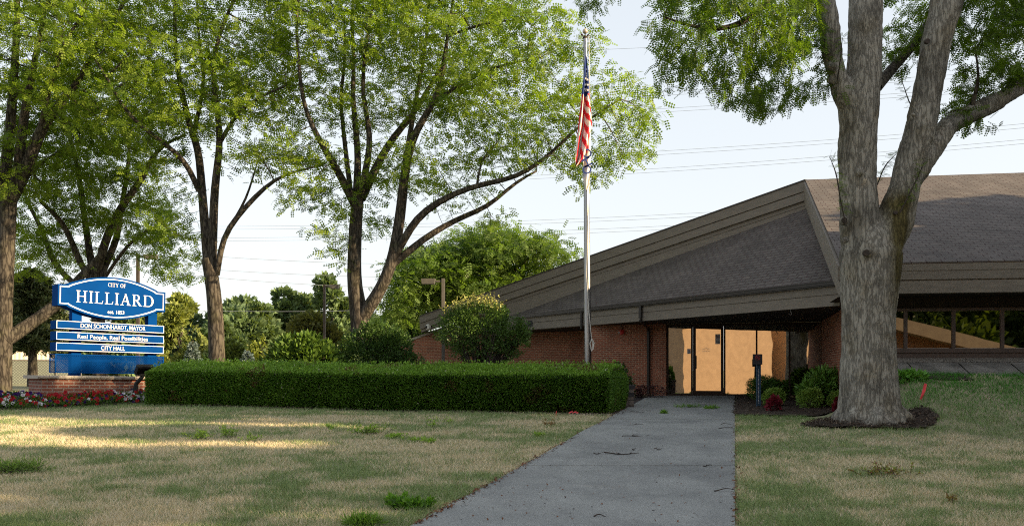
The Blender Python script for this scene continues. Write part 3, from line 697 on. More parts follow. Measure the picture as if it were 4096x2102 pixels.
mb = MB(); mb.slab((fc.x + .12, fc.y - .1), (fc.x + .30, fc.y - .2), nE, .16, 0, fz - .12, fz + .12); mb.build("lamp", M['black'], r_)
hk = online(3162, (R.x, R.y), (dL.x, dL.y)); hk = Vector((hk[0], hk[1], SOF))
mb = MB(); mb.tube([hk, hk + Vector((0, 0, -.07))] + [hk + Vector((.035 * math.sin(a), 0, -.105 + .035 * math.cos(a))) for a in np.linspace(0, 4.6, 9)], .008, 5)
tag(mb.build("hook", M['lamphead'], origin=hk), "small metal hook under the porch fascia near the trunk", "hook")
def notice(px0, px1, py0, py1, name, label, lines, ring=True):
    a, b = Wp(px0), Wp(px1); z1 = zat(px0, py0, a[1]); z0 = zat(px0, py1, a[1]); w = math.dist(a, b); hgt = z1 - z0
    o = thing(name, label, "notice", (a[0], a[1], z0)); pl = lambda x, y, z: Vector((a[0] + WD[0] * x + WN[0] * (.012 - y), a[1] + WD[1] * x + WN[1] * (.012 - y), z0 + z))
    mb = MB(); mb.face([pl(0, 0, 0), pl(w, 0, 0), pl(w, 0, hgt), pl(0, 0, hgt)]); mb.build("sheet", M['paper'], o)
    if ring: no_smoking(o, lambda x, y, z: pl(w / 2 + x, -.003 + y, hgt * .70 + z), w * .36, M['signred'], M['ink'])
    mb = MB()
    for k in range(lines): mb.face([pl(w * .15, -.003, hgt * (.1 + .09 * k)), pl(w * .85, -.003, hgt * (.1 + .09 * k)), pl(w * .85, -.003, hgt * (.13 + .09 * k)), pl(w * .15, -.003, hgt * (.13 + .09 * k))])
    mb.build("print_lines", M['ink'], o)
def no_smoking(parent, pl, r, mred, mdark):
    mb = MB(); n = 22
    for k in range(n):
        a, b = 2 * math.pi * k / n, 2 * math.pi * (k + 1) / n
        mb.face([pl(r * .82 * math.cos(a), 0, r * .82 * math.sin(a)), pl(r * math.cos(a), 0, r * math.sin(a)), pl(r * math.cos(b), 0, r * math.sin(b)), pl(r * .82 * math.cos(b), 0, r * .82 * math.sin(b))])
    c = math.sqrt(.5); w = .09 * r
    mb.face([pl(-r * .8 * c - w * c, -.001, r * .8 * c - w * c), pl(r * .8 * c - w * c, -.001, -r * .8 * c - w * c), pl(r * .8 * c + w * c, -.001, -r * .8 * c + w * c), pl(-r * .8 * c + w * c, -.001, r * .8 * c + w * c)])
    mb.build("prohibition_ring", mred, parent)
    mb = MB(); mb.face([pl(-r * .55, .001, -r * .14), pl(r * .4, .001, -r * .14), pl(r * .4, .001, r * .08), pl(-r * .55, .001, r * .08)]); mb.face([pl(r * .46, .001, -r * .14), pl(r * .58, .001, -r * .14), pl(r * .58, .001, r * .35), pl(r * .46, .001, r * .35)])
    mb.build("cigarette", mdark, parent)
notice(2861, 2881, 1335, 1375, "door_notice", "grey no smoking notice at the top right of the glass door", 3)
notice(2749, 2763, 1394, 1414, "window_notice", "small white notice on the narrow pane left of the door", 4)
dl = Wp(2810); ztx = lambda py: zat(2810, py, dl[1]); gpl = lambda x, y, z: Vector((dl[0] + WD[0] * x + WN[0] * .012, dl[1] + WD[1] * x + WN[1] * .012, z))
ppm = F / dl[1]
text_on("door_lettering", [text_mesh("Visitors", 15 / ppm, 4.2 / ppm, 8 / ppm, ztx(1391.5)), text_mesh("Please Sign-In", 30 / ppm, 4.2 / ppm, 1 / ppm, ztx(1397.5)), text_mesh("Building Dept.", 30.5 / ppm, 4.2 / ppm, .5 / ppm, ztx(1405.5))], M['white'], gpl, door)

# ------------------------------------------------------------------ the blue sign (local frame: x along the face, y backwards, z up)
TILT = math.radians(1.0)
sx3 = Vector((SIGN_U[0], SIGN_U[1], 0)); sy3 = -Vector((SIGN_N[0], SIGN_N[1], 0)); sz3 = Vector((0, 0, 1))
Rm = Matrix((sx3, sy3, sz3)).transposed() @ Matrix.Rotation(TILT, 3, 'Y')
sign = thing("city_sign", "blue city sign with white lettering on a low brick wall", "sign")
sign["_local"] = 1
piv = Vector((0, 0, 2.0)); base = Vector((SIGN_0[0], SIGN_0[1], 0))
sign.matrix_world = Matrix.Translation(base + piv) @ Rm.to_4x4()
def SL(mb, name, mat, parent=None, **kw):
    mb.v = [v - piv for v in mb.v]; return mb.build(name, mat, parent or sign, **kw)
TH = .56; SW = 3.15
# base wall with quoined end, cap stone
mb = MB(); mb.box(-.42, 3.7, -.12, 1.2, .3, 1.352); SL(mb, "brick_wall", M['signbrick'])
rng = np.random.default_rng(5); mb = MB(); cuts = [-.55, .42, 1.35, 2.2, 3.05, 3.82]
for a, b in zip(cuts[:-1], cuts[1:]):
    n = 14; top = 1.452; ys = (-.22, 1.3)
    fr = [(a + .004 + (b - a - .008) * i / n, -.22 + .028 * (rng.random() - .5)) for i in range(n + 1)]
    for (xa, ya), (xb, yb) in zip(fr[:-1], fr[1:]):
        d1, d2 = .02 * rng.random(), .02 * rng.random(); za_, zb_ = top, top
        m1 = Vector((xa, ya - d1, 1.40)); m2 = Vector((xb, yb - d2, 1.40))
        mb.face([Vector((xa, ya + .02, 1.353)), Vector((xb, yb + .02, 1.353)), m2, m1]); mb.face([m1, m2, Vector((xb, yb, zb_)), Vector((xa, ya, za_))])
        mb.face([Vector((xa, ya, za_)), Vector((xb, yb, zb_)), Vector((xb, 1.3, zb_)), Vector((xa, 1.3, za_))])
    for x_ in (a + .004, b - .004): mb.face([Vector((x_, 1.3, 1.353)), Vector((x_, -.2, 1.353)), Vector((x_, -.22, top)), Vector((x_, 1.3, top))])
SL(mb, "cap_stone", M['stone'])
for x0 in (.44, 2.68):
    mb = MB(); mb.box(x0, x0 + .27, .14, .42, 1.453, 3.6); SL(mb, "post", M['bluedark'])
# lozenge panel
def outline(inset):
    i = inset; cx = SW / 2; pts = []
    xl, xr_ = i, SW - i; zc0, zc1 = 3.52 + i, 4.147 - i; sh = .235 - i * .25
    top, bot = 4.475 - i, 3.195 + i
    def arc(xa, xb, zc, zm, n=26):
        return [(xa + (xb - xa) * k / n, zc + (zm - zc) * (1 - (2 * k / n - 1) ** 2)) for k in range(n + 1)]
    pts += [(xl, zc0), (xl + sh - i * .0, zc0)] + arc(xl + sh + .06, xr_ - sh - .06, zc0 - .045, bot) + [(xr_ - sh, zc0), (xr_, zc0), (xr_, zc1), (xr_ - sh, zc1)] + arc(xr_ - sh - .06, xl + sh + .06, zc1 + .045, top) + [(xl + sh, zc1), (xl, zc1)]
    return pts
def prism(mb, pts, y0, y1):
    n = len(pts); f = [Vector((x, y0, z)) for x, z in pts]; b = [Vector((x, y1, z)) for x, z in pts]
    mb.face(f); mb.face(b[::-1])
    for k in range(n): mb.face([f[k - 1], b[k - 1], b[k], f[k]])
def border(mb, o, i, y):
    n = len(o)
    for k in range(n): mb.face([Vector((o[k - 1][0], y, o[k - 1][1])), Vector((o[k][0], y, o[k][1])), Vector((i[k][0], y, i[k][1])), Vector((i[k - 1][0], y, i[k - 1][1]))])
mb = MB(); prism(mb, outline(0), 0, TH); panel = SL(mb, "name_panel", M['blue'])
mb = MB(); border(mb, outline(.048), outline(.078), -.003); SL(mb, "border", M['white'], panel)

# serif capitals as polygons (unit capital height)
def arcband(cx, cz, ro, ri, a0, a1, n=18):
    out = []
    for k in range(n):
        a, b = a0 + (a1 - a0) * k / n, a0 + (a1 - a0) * (k + 1) / n
        e = lambda r, t: (cx + r[0] * math.cos(t), cz + r[1] * math.sin(t))
        out.append([e(ri, a), e(ro, a), e(ro, b), e(ri, b)])
    return out
def rect(x0, x1, z0, z1): return [(x0, z0), (x1, z0), (x1, z1), (x0, z1)]
def serifs(x, w=.30): return [rect(x - w / 2, x + w / 2, 0, .045), rect(x - w / 2, x + w / 2, .955, 1)]
def glyph(c):
    S = .125; pi = math.pi
    if c == 'I': return .32, [rect(.09, .09 + S, .045, .955), rect(.01, .31, 0, .045), rect(.01, .31, .955, 1)]
    if c == 'H': return .84, [rect(.09, .09 + S, .045, .955), rect(.60, .60 + S, .045, .955), rect(.09 + S, .60, .49, .545)] + serifs(.1625, .31) + serifs(.6725, .31)
    if c == 'L': return .66, [rect(.09, .09 + S, .045, .955), rect(.09 + S, .60, 0, .05), [(.54, .05), (.60, .05), (.645, .26), (.62, .26)], rect(0, .09 + S, 0, .045)] + [rect(0, .33, .955, 1)]
    if c == 'A': return .84, [[(.34, 1), (.46, 1), (.74, .045), (.585, .045)], [(.10, .045), (.155, .045), (.40, .86), (.37, .93)], rect(.20, .60, .32, .37), rect(0, .26, 0, .045), rect(.52, .84, 0, .045)]
    if c == 'R': return .78, [rect(.09, .09 + S, .045, .955), rect(.09 + S, .36, .955, 1), rect(.09 + S, .36, .47, .52)] + arcband(.36, .735, (.24, .265), (.10, .215), -pi / 2, pi / 2) + [[(.30, .47), (.45, .47), (.76, 0), (.58, 0)], rect(.01, .33, 0, .045), rect(.01, .09 + S, .955, 1), rect(.58, .80, 0, .04)]
    if c == 'D': return .88, [rect(.09, .09 + S, .045, .955), rect(.01, .40, .955, 1), rect(.01, .40, 0, .045)] + arcband(.40, .5, (.45, .5), (.30, .452), -pi / 2, pi / 2)
    if c == 'C': return .78, arcband(.43, .5, (.42, .51), (.28, .46), .9, 2 * pi - .75) + [rect(.68, .72, .68, .98)]
    if c == 'O': return .90, arcband(.45, .5, (.44, .51), (.29, .465), 0, 2 * pi, 28)
    if c == 'T': return .74, [rect(.30, .30 + S, .045, .95), rect(.02, .72, .945, 1), rect(.02, .06, .74, .945), rect(.68, .72, .74, .945), rect(.21, .53, 0, .045)]
    if c == 'Y': return .80, [rect(.33, .33 + S, .045, .46), [(.33, .46), (.475, .46), (.24, .955), (.09, .955)], [(.40, .46), (.475, .46), (.70, .955), (.64, .955)], rect(.0, .32, .955, 1), rect(.55, .80, .955, 1), rect(.24, .56, 0, .045)]
    if c == 'F': return .62, [rect(.09, .09 + S, .045, .955), rect(.01, .58, .95, 1), rect(.54, .58, .74, .95), rect(.09 + S, .42, .48, .53), rect(.40, .44, .38, .63), rect(.01, .33, 0, .045)]
    return .30, []
def serif_text(s, x0, x1, z, h, gap=.12):
    ws = [glyph(c)[0] for c in s]; tot = sum(ws) + gap * (len(s) - 1); k = (x1 - x0) / tot; x = x0; V = []; Fc = []; j = 0
    for c, w in zip(s, ws):
        for poly in glyph(c)[1]:
            b = len(V); V += [(x + a * k, -.004 - .00012 * (j % 9), z + t * h) for a, t in poly]; Fc.append(tuple(range(b, b + len(poly)))); j += 1
        x += (w + gap) * k
    return V, Fc
loc = lambda x, y, z: Vector((x, y, z)) - piv
text_on("lettering", [serif_text("HILLIARD", .50, 2.79, 3.648, .352), serif_text("CITY OF", 1.40, 1.925, 4.185, .115, .10)], M['white'], loc, panel)
text_on("founding_year", [text_mesh("est. 1853", .49, .105, 1.40, 3.365, .012)], M['white'], lambda x, y, z: Vector((x, -.004, z)) - piv, panel)
for (z0, z1, txt, x0, x1, ch) in ((2.83, 3.08, "DON SCHONHARDT, MAYOR", .64, 2.54, .122), (2.50, 2.755, "Real People, Real Possibilities", .56, 2.62, .120), (2.18, 2.43, "CITY HALL", 1.23, 1.925, .122)):
    mb = MB(); mb.box(-.03, 3.13, 0, TH, z0, z1); bd = SL(mb, "name_board", M['blue'])
    o = [(-.022, z0 + .008), (3.122, z0 + .008), (3.122, z1 - .008), (-.022, z1 - .008)]; i = [(-.006, z0 + .024), (3.106, z0 + .024), (3.106, z1 - .024), (-.006, z1 - .024)]
    mb = MB(); border(mb, o, i, -.003); SL(mb, "border", M['white'], bd)
    text_on("lettering", [text_mesh(txt, x1 - x0, ch, x0, (z0 + z1) / 2 - ch / 2, .002)], M['white'], lambda x, y, z: Vector((x, -.004, z)) - piv, bd)
# perforated screen box
def meshmat():
    m, t, b = nmat("perforated blue screen"); b.inputs['Base Color'].default_value = (.001, .03, .14, 1); b.inputs['Roughness'].default_value = .9; b.inputs['Specular IOR Level'].default_value = .02
    tc = t.nodes.new("ShaderNodeTexCoord"); mp = t.nodes.new("ShaderNodeMapping"); mp.inputs['Rotation'].default_value = (0, 0, math.radians(45)); mp.inputs['Scale'].default_value = (28, 28, 28); t.links.new(tc.outputs['UV'], mp.inputs[0])
    bt = t.nodes.new("ShaderNodeTexBrick"); bt.offset = 0; bt.inputs['Scale'].default_value = 1; bt.inputs['Brick Width'].default_value = 1; bt.inputs['Row Height'].default_value = 1; bt.inputs['Mortar Size'].default_value = .25
    t.links.new(mp.outputs[0], bt.inputs[0]); tr = t.nodes.new("ShaderNodeBsdfTransparent"); ms = t.nodes.new("ShaderNodeMixShader")
    t.links.new(bt.outputs['Fac'], ms.inputs[0]); t.links.new(tr.outputs[0], ms.inputs[1]); t.links.new(b.outputs[0], ms.inputs[2]); t.links.new(ms.outputs[0], t.nodes['Material Output'].inputs[0]); return m
M['screen'] = meshmat()
mb = MB(); zs0, zs1 = 1.53, 2.09
for y in (0.0, TH):
    mb.box(-.04, 3.14, y, y + .025, zs1 - .022, zs1); mb.box(-.04, 3.14, y, y + .025, zs0, zs0 + .022)
    for x in (-.04, 3.11): mb.box(x, x + .03, y + .001, y + .024, zs0 + .022, zs1 - .022)
for x in (-.04, 3.11):
    for z in (zs0, zs1 - .022): mb.box(x, x + .03, .026, TH - .001, z + .001, z + .02)
scr = SL(mb, "screen_frame", M['blue'])
mb = MB()
for y in (.012, TH + .012): mb.face([Vector((-.01, y, zs0 + .02)), Vector((3.11, y, zs0 + .02)), Vector((3.11, y, zs1 - .02)), Vector((-.01, y, zs1 - .02))])
SL(mb, "perforated_screen", M['screen'], scr)

# floodlight aimed at the sign
fx, fy = sgn(1.98, .75); fz = ground(fx, fy); fr = Vector((fx, fy, fz))
fl_ = thing("floodlight", "black finned floodlight on a jointed post beside the hedge end, aimed at the sign", "floodlight", fr)
mb = MB(); mb.box(fx - .06, fx + .06, fy - .06, fy + .06, fz - .1, fz + .42); mb.build("post", M['black'], fl_)
mb = MB(); mb.tube([fr + Vector((0, 0, .40)), fr + Vector((.02, 0, .54)), fr + Vector((.16, .03, .70)), fr + Vector((.24, .05, .84))], [.07, .065, .06, .05], 8)
mb.tube([fr + Vector((.14, -.09, .80)), fr + Vector((.32, .16, .80))], .03, 8); mb.build("bracket", M['black'], fl_)
mb = MB(); hc = fr + Vector((.24, .03, .97)); ax = Vector((SIGN_U[0], SIGN_U[1], 0)); bx_ = Vector((-.45, .55, .70)).normalized(); cx_ = ax.cross(bx_).normalized(); bx_ = cx_.cross(ax)
def hb(a0, a1, b0, b1, c0, c1): mb.hexa([hc + ax * x + bx_ * y + cx_ * z for x, y, z in ((a0, b0, c0), (a1, b0, c0), (a1, b1, c0), (a0, b1, c0), (a0, b0, c1), (a1, b0, c1), (a1, b1, c1), (a0, b1, c1))])
hb(-.24, .24, -.05, .05, -.17, .17)
for k in range(14): hb(-.235 + k * .034, -.225 + k * .034, -.11, -.051, -.165, .165)
mb.build("lamp_head", M['black'], fl_)

# ------------------------------------------------------------------ hedge
rng = np.random.default_rng(11)
def hedge():
    FL, FR, BR, BL = [np.array(c) for c in HEDGE]; H0 = 1.0
    g = lambda P: ground_np(P[:, 0], P[:, 1])
    Ps = []; Ns = []
    def along(a, b, n): t = rng.random(n)[:, None]; return a * (1 - t) + b * t
    def top_h(f):  # f 0 front .. 1 back
        return .93 + .22 * np.sin(np.clip(f, 0, 1) * math.pi * .75)
    # front face
    n = 60000; P = along(FL, FR, n); t = rng.random(n); fn = np.array([-(FR - FL)[1], (FR - FL)[0]]); fn = -fn / np.linalg.norm(fn)
    bul = .06 * np.sin(t * math.pi) - .10 * np.clip((t - .88) / .12, 0, 1) ** 2
    wob = .10 * (fbm(np.stack([P[:, 0] * 1.1, P[:, 1] * 0, t * 1.4], 1), 2, 3) - .5)
    dep = rng.random(n) ** 2 * .12; off = bul + wob - dep
    z = g(P) + .02 + t * .95; P2 = P + fn[None] * off[:, None]; Ps.append(np.column_stack([P2, z])); Ns.append(np.tile([fn[0], fn[1], .35], (n, 1)))
    # end face
    n = 16000; P = along(FR, BR, n); t = rng.random(n); en = np.array([(BR - FR)[1], -(BR - FR)[0]]); en /= np.linalg.norm(en)
    off = .07 * np.sin(t * math.pi) + .09 * (fbm(np.stack([P[:, 1] * 1.5, t * 2, t * 0], 1), 4, 2) - .5) - rng.random(n) ** 2 * .12 - .10 * np.clip((t - .85) / .15, 0, 1) ** 2
    P2 = P + en[None] * off[:, None]; Ps.append(np.column_stack([P2, g(P) + .02 + t * 1.0])); Ns.append(np.tile([en[0], en[1], .35], (n, 1)))
    # left end and top
    n = 5000; P = along(FL, BL, n); t = rng.random(n); Ps.append(np.column_stack([P - np.array([.04, 0]), g(P) + t * .95])); Ns.append(np.tile([-1, 0, .3], (n, 1)))
    n = 42000; s = rng.random(n); f = rng.random(n); a = FL * (1 - s[:, None]) + FR * s[:, None]; b = BL * (1 - s[:, None]) + BR * s[:, None]; P = a * (1 - f[:, None]) + b * f[:, None]
    wob = .07 * (fbm(np.stack([P[:, 0] * 1.6, P[:, 1] * 1.6, s * 0], 1), 8, 3) - .5)
    tips = (rng.random(n) < .12) * rng.random(n) ** 2 * .13
    Ps.append(np.column_stack([P, g(P) + top_h(f) + wob + tips - rng.random(n) ** 2 * .06])); Ns.append(np.tile([0, -.1, 1.0], (n, 1)))
    P = np.concatenate(Ps); N = np.concatenate(Ns); n = len(P)
    tt = .45 * rng.random(n) + .5 * fbm(P * 2.2, 9, 2) - .12; top = N[:, 2] > .8; tt = tt + top * .55  # top leaves coloured lighter, as if lit from above
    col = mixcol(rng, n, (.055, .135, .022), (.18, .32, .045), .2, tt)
    brn = fbm(P * np.array([1.6, 1.6, 2.4]), 61, 3) > .66; col[brn & (rng.random(n) < .5)] = (.13, .10, .045)
    lit = rng.random(n) < .012; col[lit] = (.42, .45, .30)
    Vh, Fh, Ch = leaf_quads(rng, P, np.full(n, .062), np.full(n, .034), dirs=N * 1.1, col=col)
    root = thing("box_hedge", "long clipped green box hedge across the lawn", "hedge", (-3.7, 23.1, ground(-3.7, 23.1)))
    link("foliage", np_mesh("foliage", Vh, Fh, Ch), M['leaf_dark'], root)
    # solid near-black core, standing in for the shade between the leaves
    mb = MB(); ins = .13; C = [FL + (.15, .12), FR + (-.16, .16), BR + (-.15, -.1), BL + (.15, -.1)]
    nseg = 24
    for k in range(nseg):
        s0, s1 = k / nseg, (k + 1) / nseg; a0 = C[0] * (1 - s0) + C[1] * s0; a1 = C[0] * (1 - s1) + C[1] * s1; b1 = C[3] * (1 - s1) + C[2] * s1; b0 = C[3] * (1 - s0) + C[2] * s0
        zz = [ground(*x) for x in (a0, a1, b1, b0)]; lo = [Vector((x[0], x[1], z + .05)) for x, z in zip((a0, a1, b1, b0), zz)]; hi = [Vector((x[0], x[1], z + h)) for x, z, h in zip((a0, a1, b1, b0), zz, (.86, .86, 1.0, 1.0))]
        mb.face([lo[0], lo[1], hi[1], hi[0]]); mb.face([hi[0], hi[1], hi[2], hi[3]]); mb.face([lo[2], lo[3], hi[3], hi[2]])
        if k == 0: mb.face([lo[3], lo[0], hi[0], hi[3]])
        if k == nseg - 1: mb.face([lo[1], lo[2], hi[2], hi[1]])
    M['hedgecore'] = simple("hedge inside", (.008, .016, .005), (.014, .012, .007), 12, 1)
    mb.build("dark_core", M['hedgecore'], root)
hedge()

# ------------------------------------------------------------------ petunias
def petunias():
    rng = np.random.default_rng(21); n = 2600; tt = rng.uniform(-2.6, 3.6, n); w = rng.uniform(-1.5, 2.15, n)
    ok = (w > .2) | (tt < -.55); ok &= (w < 2.2 - .55 * np.clip(tt - 1, 0, 3)); tt, w = tt[ok], w[ok]
    XY = SIGN_0[None] + SIGN_U[None] * tt[:, None] + SIGN_N[None] * w[:, None]; gz = ground_np(XY[:, 0], XY[:, 1])
    lump = fbm(np.column_stack([XY * 2.1, gz * 0]), 3, 2); h = (.09 + .26 * lump) * np.clip(1.15 - .35 * np.clip(w - .8, 0, 2), .5, 1.2)
    # leaves
    m = 7; P = np.repeat(np.column_stack([XY, gz]), m, 0) + rng.normal(size=(len(XY) * m, 3)) * np.array([.07, .07, 0]); P[:, 2] += np.repeat(h, m) * rng.random(len(P)) ** .6
    Vl, Fl, Cl = leaf_quads(rng, P, np.full(len(P), .075), np.full(len(P), .04), dirs=np.tile([.1, -.3, .6], (len(P), 1)), col=mixcol(rng, len(P), (.03, .075, .015), (.10, .17, .035), .2))
    # blooms: five-lobed funnels
    k = rng.random(len(XY)) < .5; B = np.column_stack([XY, gz + h * 1.02])[k]; tb, wb = tt[k], w[k]; B = B + rng.normal(size=B.shape) * np.array([.04, .04, .03])
    nb = len(B); r = rng.random(nb); zone = fbm(np.column_stack([B[:, :2] * 1.1, B[:, 2] * 0]), 17, 2)
    colr = np.tile([.42, .010, .018], (nb, 1)); pur = ((tb < -.7) & (wb < .8) & (r < .6)) | ((tb < -.6) & (r < .22)) | (r < .10); colr[pur] = (.05, .012, .13)
    whi = ((tb > 1.15) & (tb < 2.6) & (r > .48)) | ((tb < -.6) & (r > .74)) | (r > .95); colr[whi] = (.72, .70, .74); pk = (r > .70) & ~whi & ~pur & (rng.random(nb) < .25); colr[pk] = (.55, .04, .10)
    colr = colr * rng.uniform(.8, 1.15, (nb, 1)); d = unit(np.array([.45, -.85, .45]) + rng.normal(size=(nb, 3)) * .35); s = unit(np.cross(d, [0, 0, 1.0])); u = np.cross(s, d); R_ = rng.uniform(.042, .062, nb)
    Vb = [B - d * R_[:, None] * .45]; N = 10
    for j in range(N):
        a = 2 * math.pi * j / N; rr = R_ * (1.0 if j % 2 == 0 else .84); Vb.append(B + s * (math.cos(a) * rr)[:, None] + u * (math.sin(a) * rr)[:, None])
    Vb = np.stack(Vb, 1); Fb = np.array([[0, 1 + j, 1 + (j + 1) % N, 1 + (j + 1) % N] for j in range(N)])
    Fb = np.array([[0, 1 + 2 * j, 2 + 2 * j, 1 + (2 * j + 2) % N] for j in range(5)])[None] + (np.arange(nb) * (N + 1))[:, None, None]
    Cb = np.repeat(colr[:, None, :], N + 1, 1).copy(); Cb[:, 0] *= .5
    V, Fc, C = cat([(Vl, Fl, Cl), (Vb.reshape(-1, 3), Fb.reshape(-1, 4), Cb.reshape(-1, 3))])
    o = link("petunia_bed", np_mesh("petunia_bed", V, Fc, C, np.concatenate([np.zeros(len(Fl)), np.ones(nb * 5)])), [M['leaf_dark'], M['petal']], origin=(-11.5, 24.3, ground(-11.5, 24.3)))
    tag(o, "bed of red, white and purple petunias around the brick sign wall", "flowers", kind="stuff")
petunias()

# ------------------------------------------------------------------ flagpole and flags
FP = Vector((2.29, 25.5, ground(2.29, 25.5))); PT = q(1472, 97, 25.5)
pole = thing("flagpole", "tall silver flagpole behind the right end of the hedge", "flagpole", FP)
mb = MB(); N_ = 20; pts = [FP.lerp(PT, k / N_) for k in range(N_ + 1)]; mb.tube(pts, [.105 - .050 * max(0, (k / N_ - .2) / .8) for k in range(N_ + 1)], 18); mb.build("shaft", M['alu'], pole, smooth=True)
mb = MB(); mb.tube([FP + Vector((0, 0, -.02)), FP + Vector((0, 0, .05)), FP + Vector((0, 0, .12))], [.22, .2, .12], 18); mb.build("base_collar", M['alu'], pole, smooth=True)
mb = MB(); mb.tube([PT, PT + Vector((0, 0, .05))], .07, 12); mb.tube([PT + Vector((-.07, -.02, .07)), PT + Vector((-.12, -.03, .12))], .03, 6); mb.tube([PT + Vector((.06, -.02, .07)), PT + Vector((.11, -.03, .10))], .03, 6); mb.tube([PT + Vector((0, 0, .05)), PT + Vector((0, 0, .16))], .016, 6); mb.build("truck", M['bronze'], pole)
mb = MB(); mb.ball(PT + Vector((0, 0, .215)), .078, 18, 12); mb.build("finial_ball", M['ball'], pole, smooth=True)
mb = MB(); r0 = PT + Vector((.10, -.09, .05)); cl = q(1489, 860, 25.35)
mb.tube([r0, PT.lerp(FP, .3) + Vector((.12, -.1, 0)), q(1475, 690, 25.3), q(1481, 780, 25.3), q(1488, 850, 25.35)], .012, 5)
for k in range(4):
    a = q(1488 + .6 * k, 852, 25.34 - .01 * k); mb.tube([a, a + Vector((-.035 - .012 * k, 0, -.13)), a + Vector((-.02, -.01, -.27 - .03 * k)), a + Vector((.03, 0, -.25 - .02 * k)), a + Vector((.035 + .008 * k, 0, -.12)), a], .013, 5)
mb.build("halyard", M['rope'], pole)
def flag_us():
    """limp flag: the cloth hangs in pleats along the pole"""
    Yf = 25.28; rows, cols = 110, 34; mbl = MB()
    edge = [(140, 1472.5, 1475.5), (165, 1470, 1477.5), (200, 1468, 1480), (235, 1464, 1481), (260, 1462, 1483), (290, 1459, 1486), (318, 1456, 1488.5), (328, 1455.5, 1485), (345, 1453, 1481), (365, 1451, 1479), (385, 1449.5, 1474), (400, 1448.5, 1468), (418, 1447.5, 1450)]
    ys = [e[0] for e in edge]; lx = [e[1] for e in edge]; rx = [e[2] for e in edge]
    def P(s, y):
        a, b = np.interp(y, ys, lx), np.interp(y, ys, rx); m_ = (a + b) / 2; a = m_ + (a - m_) * 1.12; b = m_ + (b - m_) * 1.12; x = a + (b - a) * s; g = np.clip((y - 140) / 120, 0, 1)
        v = q(x, y, Yf); v.y += (.10 * math.sin(s * 9.5 + y * .012) + .05 * math.sin(s * 21 + 1)) * g * 1.0 - .05 * g; return v
    for i in range(rows):
        y0, y1 = 140 + 278 * i / rows, 140 + 278 * (i + 1) / rows
        for j in range(cols):
            s0, s1 = j / cols, (j + 1) / cols; sm, ym = (s0 + s1) / 2, (y0 + y1) / 2
            canton = ym < 236 + 14 * (1 - sm) if sm > .35 else ym < 240 + 8 * sm
            if canton: mi = 2
            else:
                if sm > .42: c = (ym + 26 * (sm - .42) ** .7 * -1 + 40 * (sm - .42) * 0 - 236) / 16.5 + (1 - sm) * 1.6
                else: c = (sm - .05) * 7.2 + (ym - 250) * .0125 + 1.0
                mi = 1 if int(math.floor(c)) % 2 == 0 else 0
            mbl.face([P(s0, y1), P(s1, y1), P(s1, y0), P(s0, y0)], mi=mi)
    o = mbl.build("american_flag", [M['red'], M['cream'], M['navy']], origin=q(1474, 140, Yf), smooth=True)
    tag(o, "limp stars and stripes flag hanging at the top of the silver pole", "flag")
    mbs = MB()
    for k, (s, y) in enumerate([(.62, 175), (.55, 186), (.7, 192), (.45, 199), (.75, 203), (.6, 211), (.8, 217), (.42, 215), (.66, 224), (.78, 231), (.34, 226), (.5, 229)]):
        c = P(s, y) + Vector((0, -.03, 0)); r = .045
        for m in range(5):
            a = math.pi / 2 + 2 * math.pi * m / 5; e = lambda t, rr: c + Vector((rr * math.cos(t), 0, rr * math.sin(t)))
            mbs.face([c, e(a - .63, r * .4), e(a, r), e(a + .63, r * .4)])
    mbs.build("stars", M['cream'], o)
    # second flag below
    def Q(s, y):
        a = np.interp(y, [315, 380, 420, 450, 478], [1474, 1467.5, 1467, 1467.5, 1474]); b = np.interp(y, [315, 380, 420, 450, 478], [1484, 1486, 1485.5, 1484, 1478])
        v = q(a + (b - a) * s, y, Yf + .06); v.y += .05 * math.sin(s * 8 + y * .03); return v
    mbf = MB()
    for i in range(40):
        for j in range(10):
            y0, y1 = 315 + 163 * i / 40, 315 + 163 * (i + 1) / 40; s0, s1 = j / 10, (j + 1) / 10
            mbf.face([Q(s0, y1), Q(s1, y1), Q(s1, y0), Q(s0, y0)], mi=1 if 448 > y1 > 424 - 8 * s0 else 0)
    f2 = mbf.build("white_flag", [M['cream'], M['palefab']], origin=Q(.5, 320), smooth=True)
    tag(f2, "pale flag with dark blue capitals hanging limp below the stars and stripes", "flag")
    V = []; Fc = []
    for ch, yy, w in (("O", 386, .8), ("H", 408, .7), ("O", 427, .72)):
        Vs, Fs = text_mesh(ch, .36 * w, .27, -.18 * w, -.13, .02); a = math.radians(-62); b = len(V)
        for (x, _, z) in Vs: V.append(tuple(q(1476.5, yy, Yf - .04) + Vector((x * math.cos(a) - z * math.sin(a), -.02, x * math.sin(a) + z * math.cos(a)))))
        Fc += [tuple(i + b for i in f) for f in Fs]
    me = bpy.data.meshes.new("lettering"); me.from_pydata(V, [], Fc); me.update(); link("lettering", me, M['navy'], f2)
flag_us()

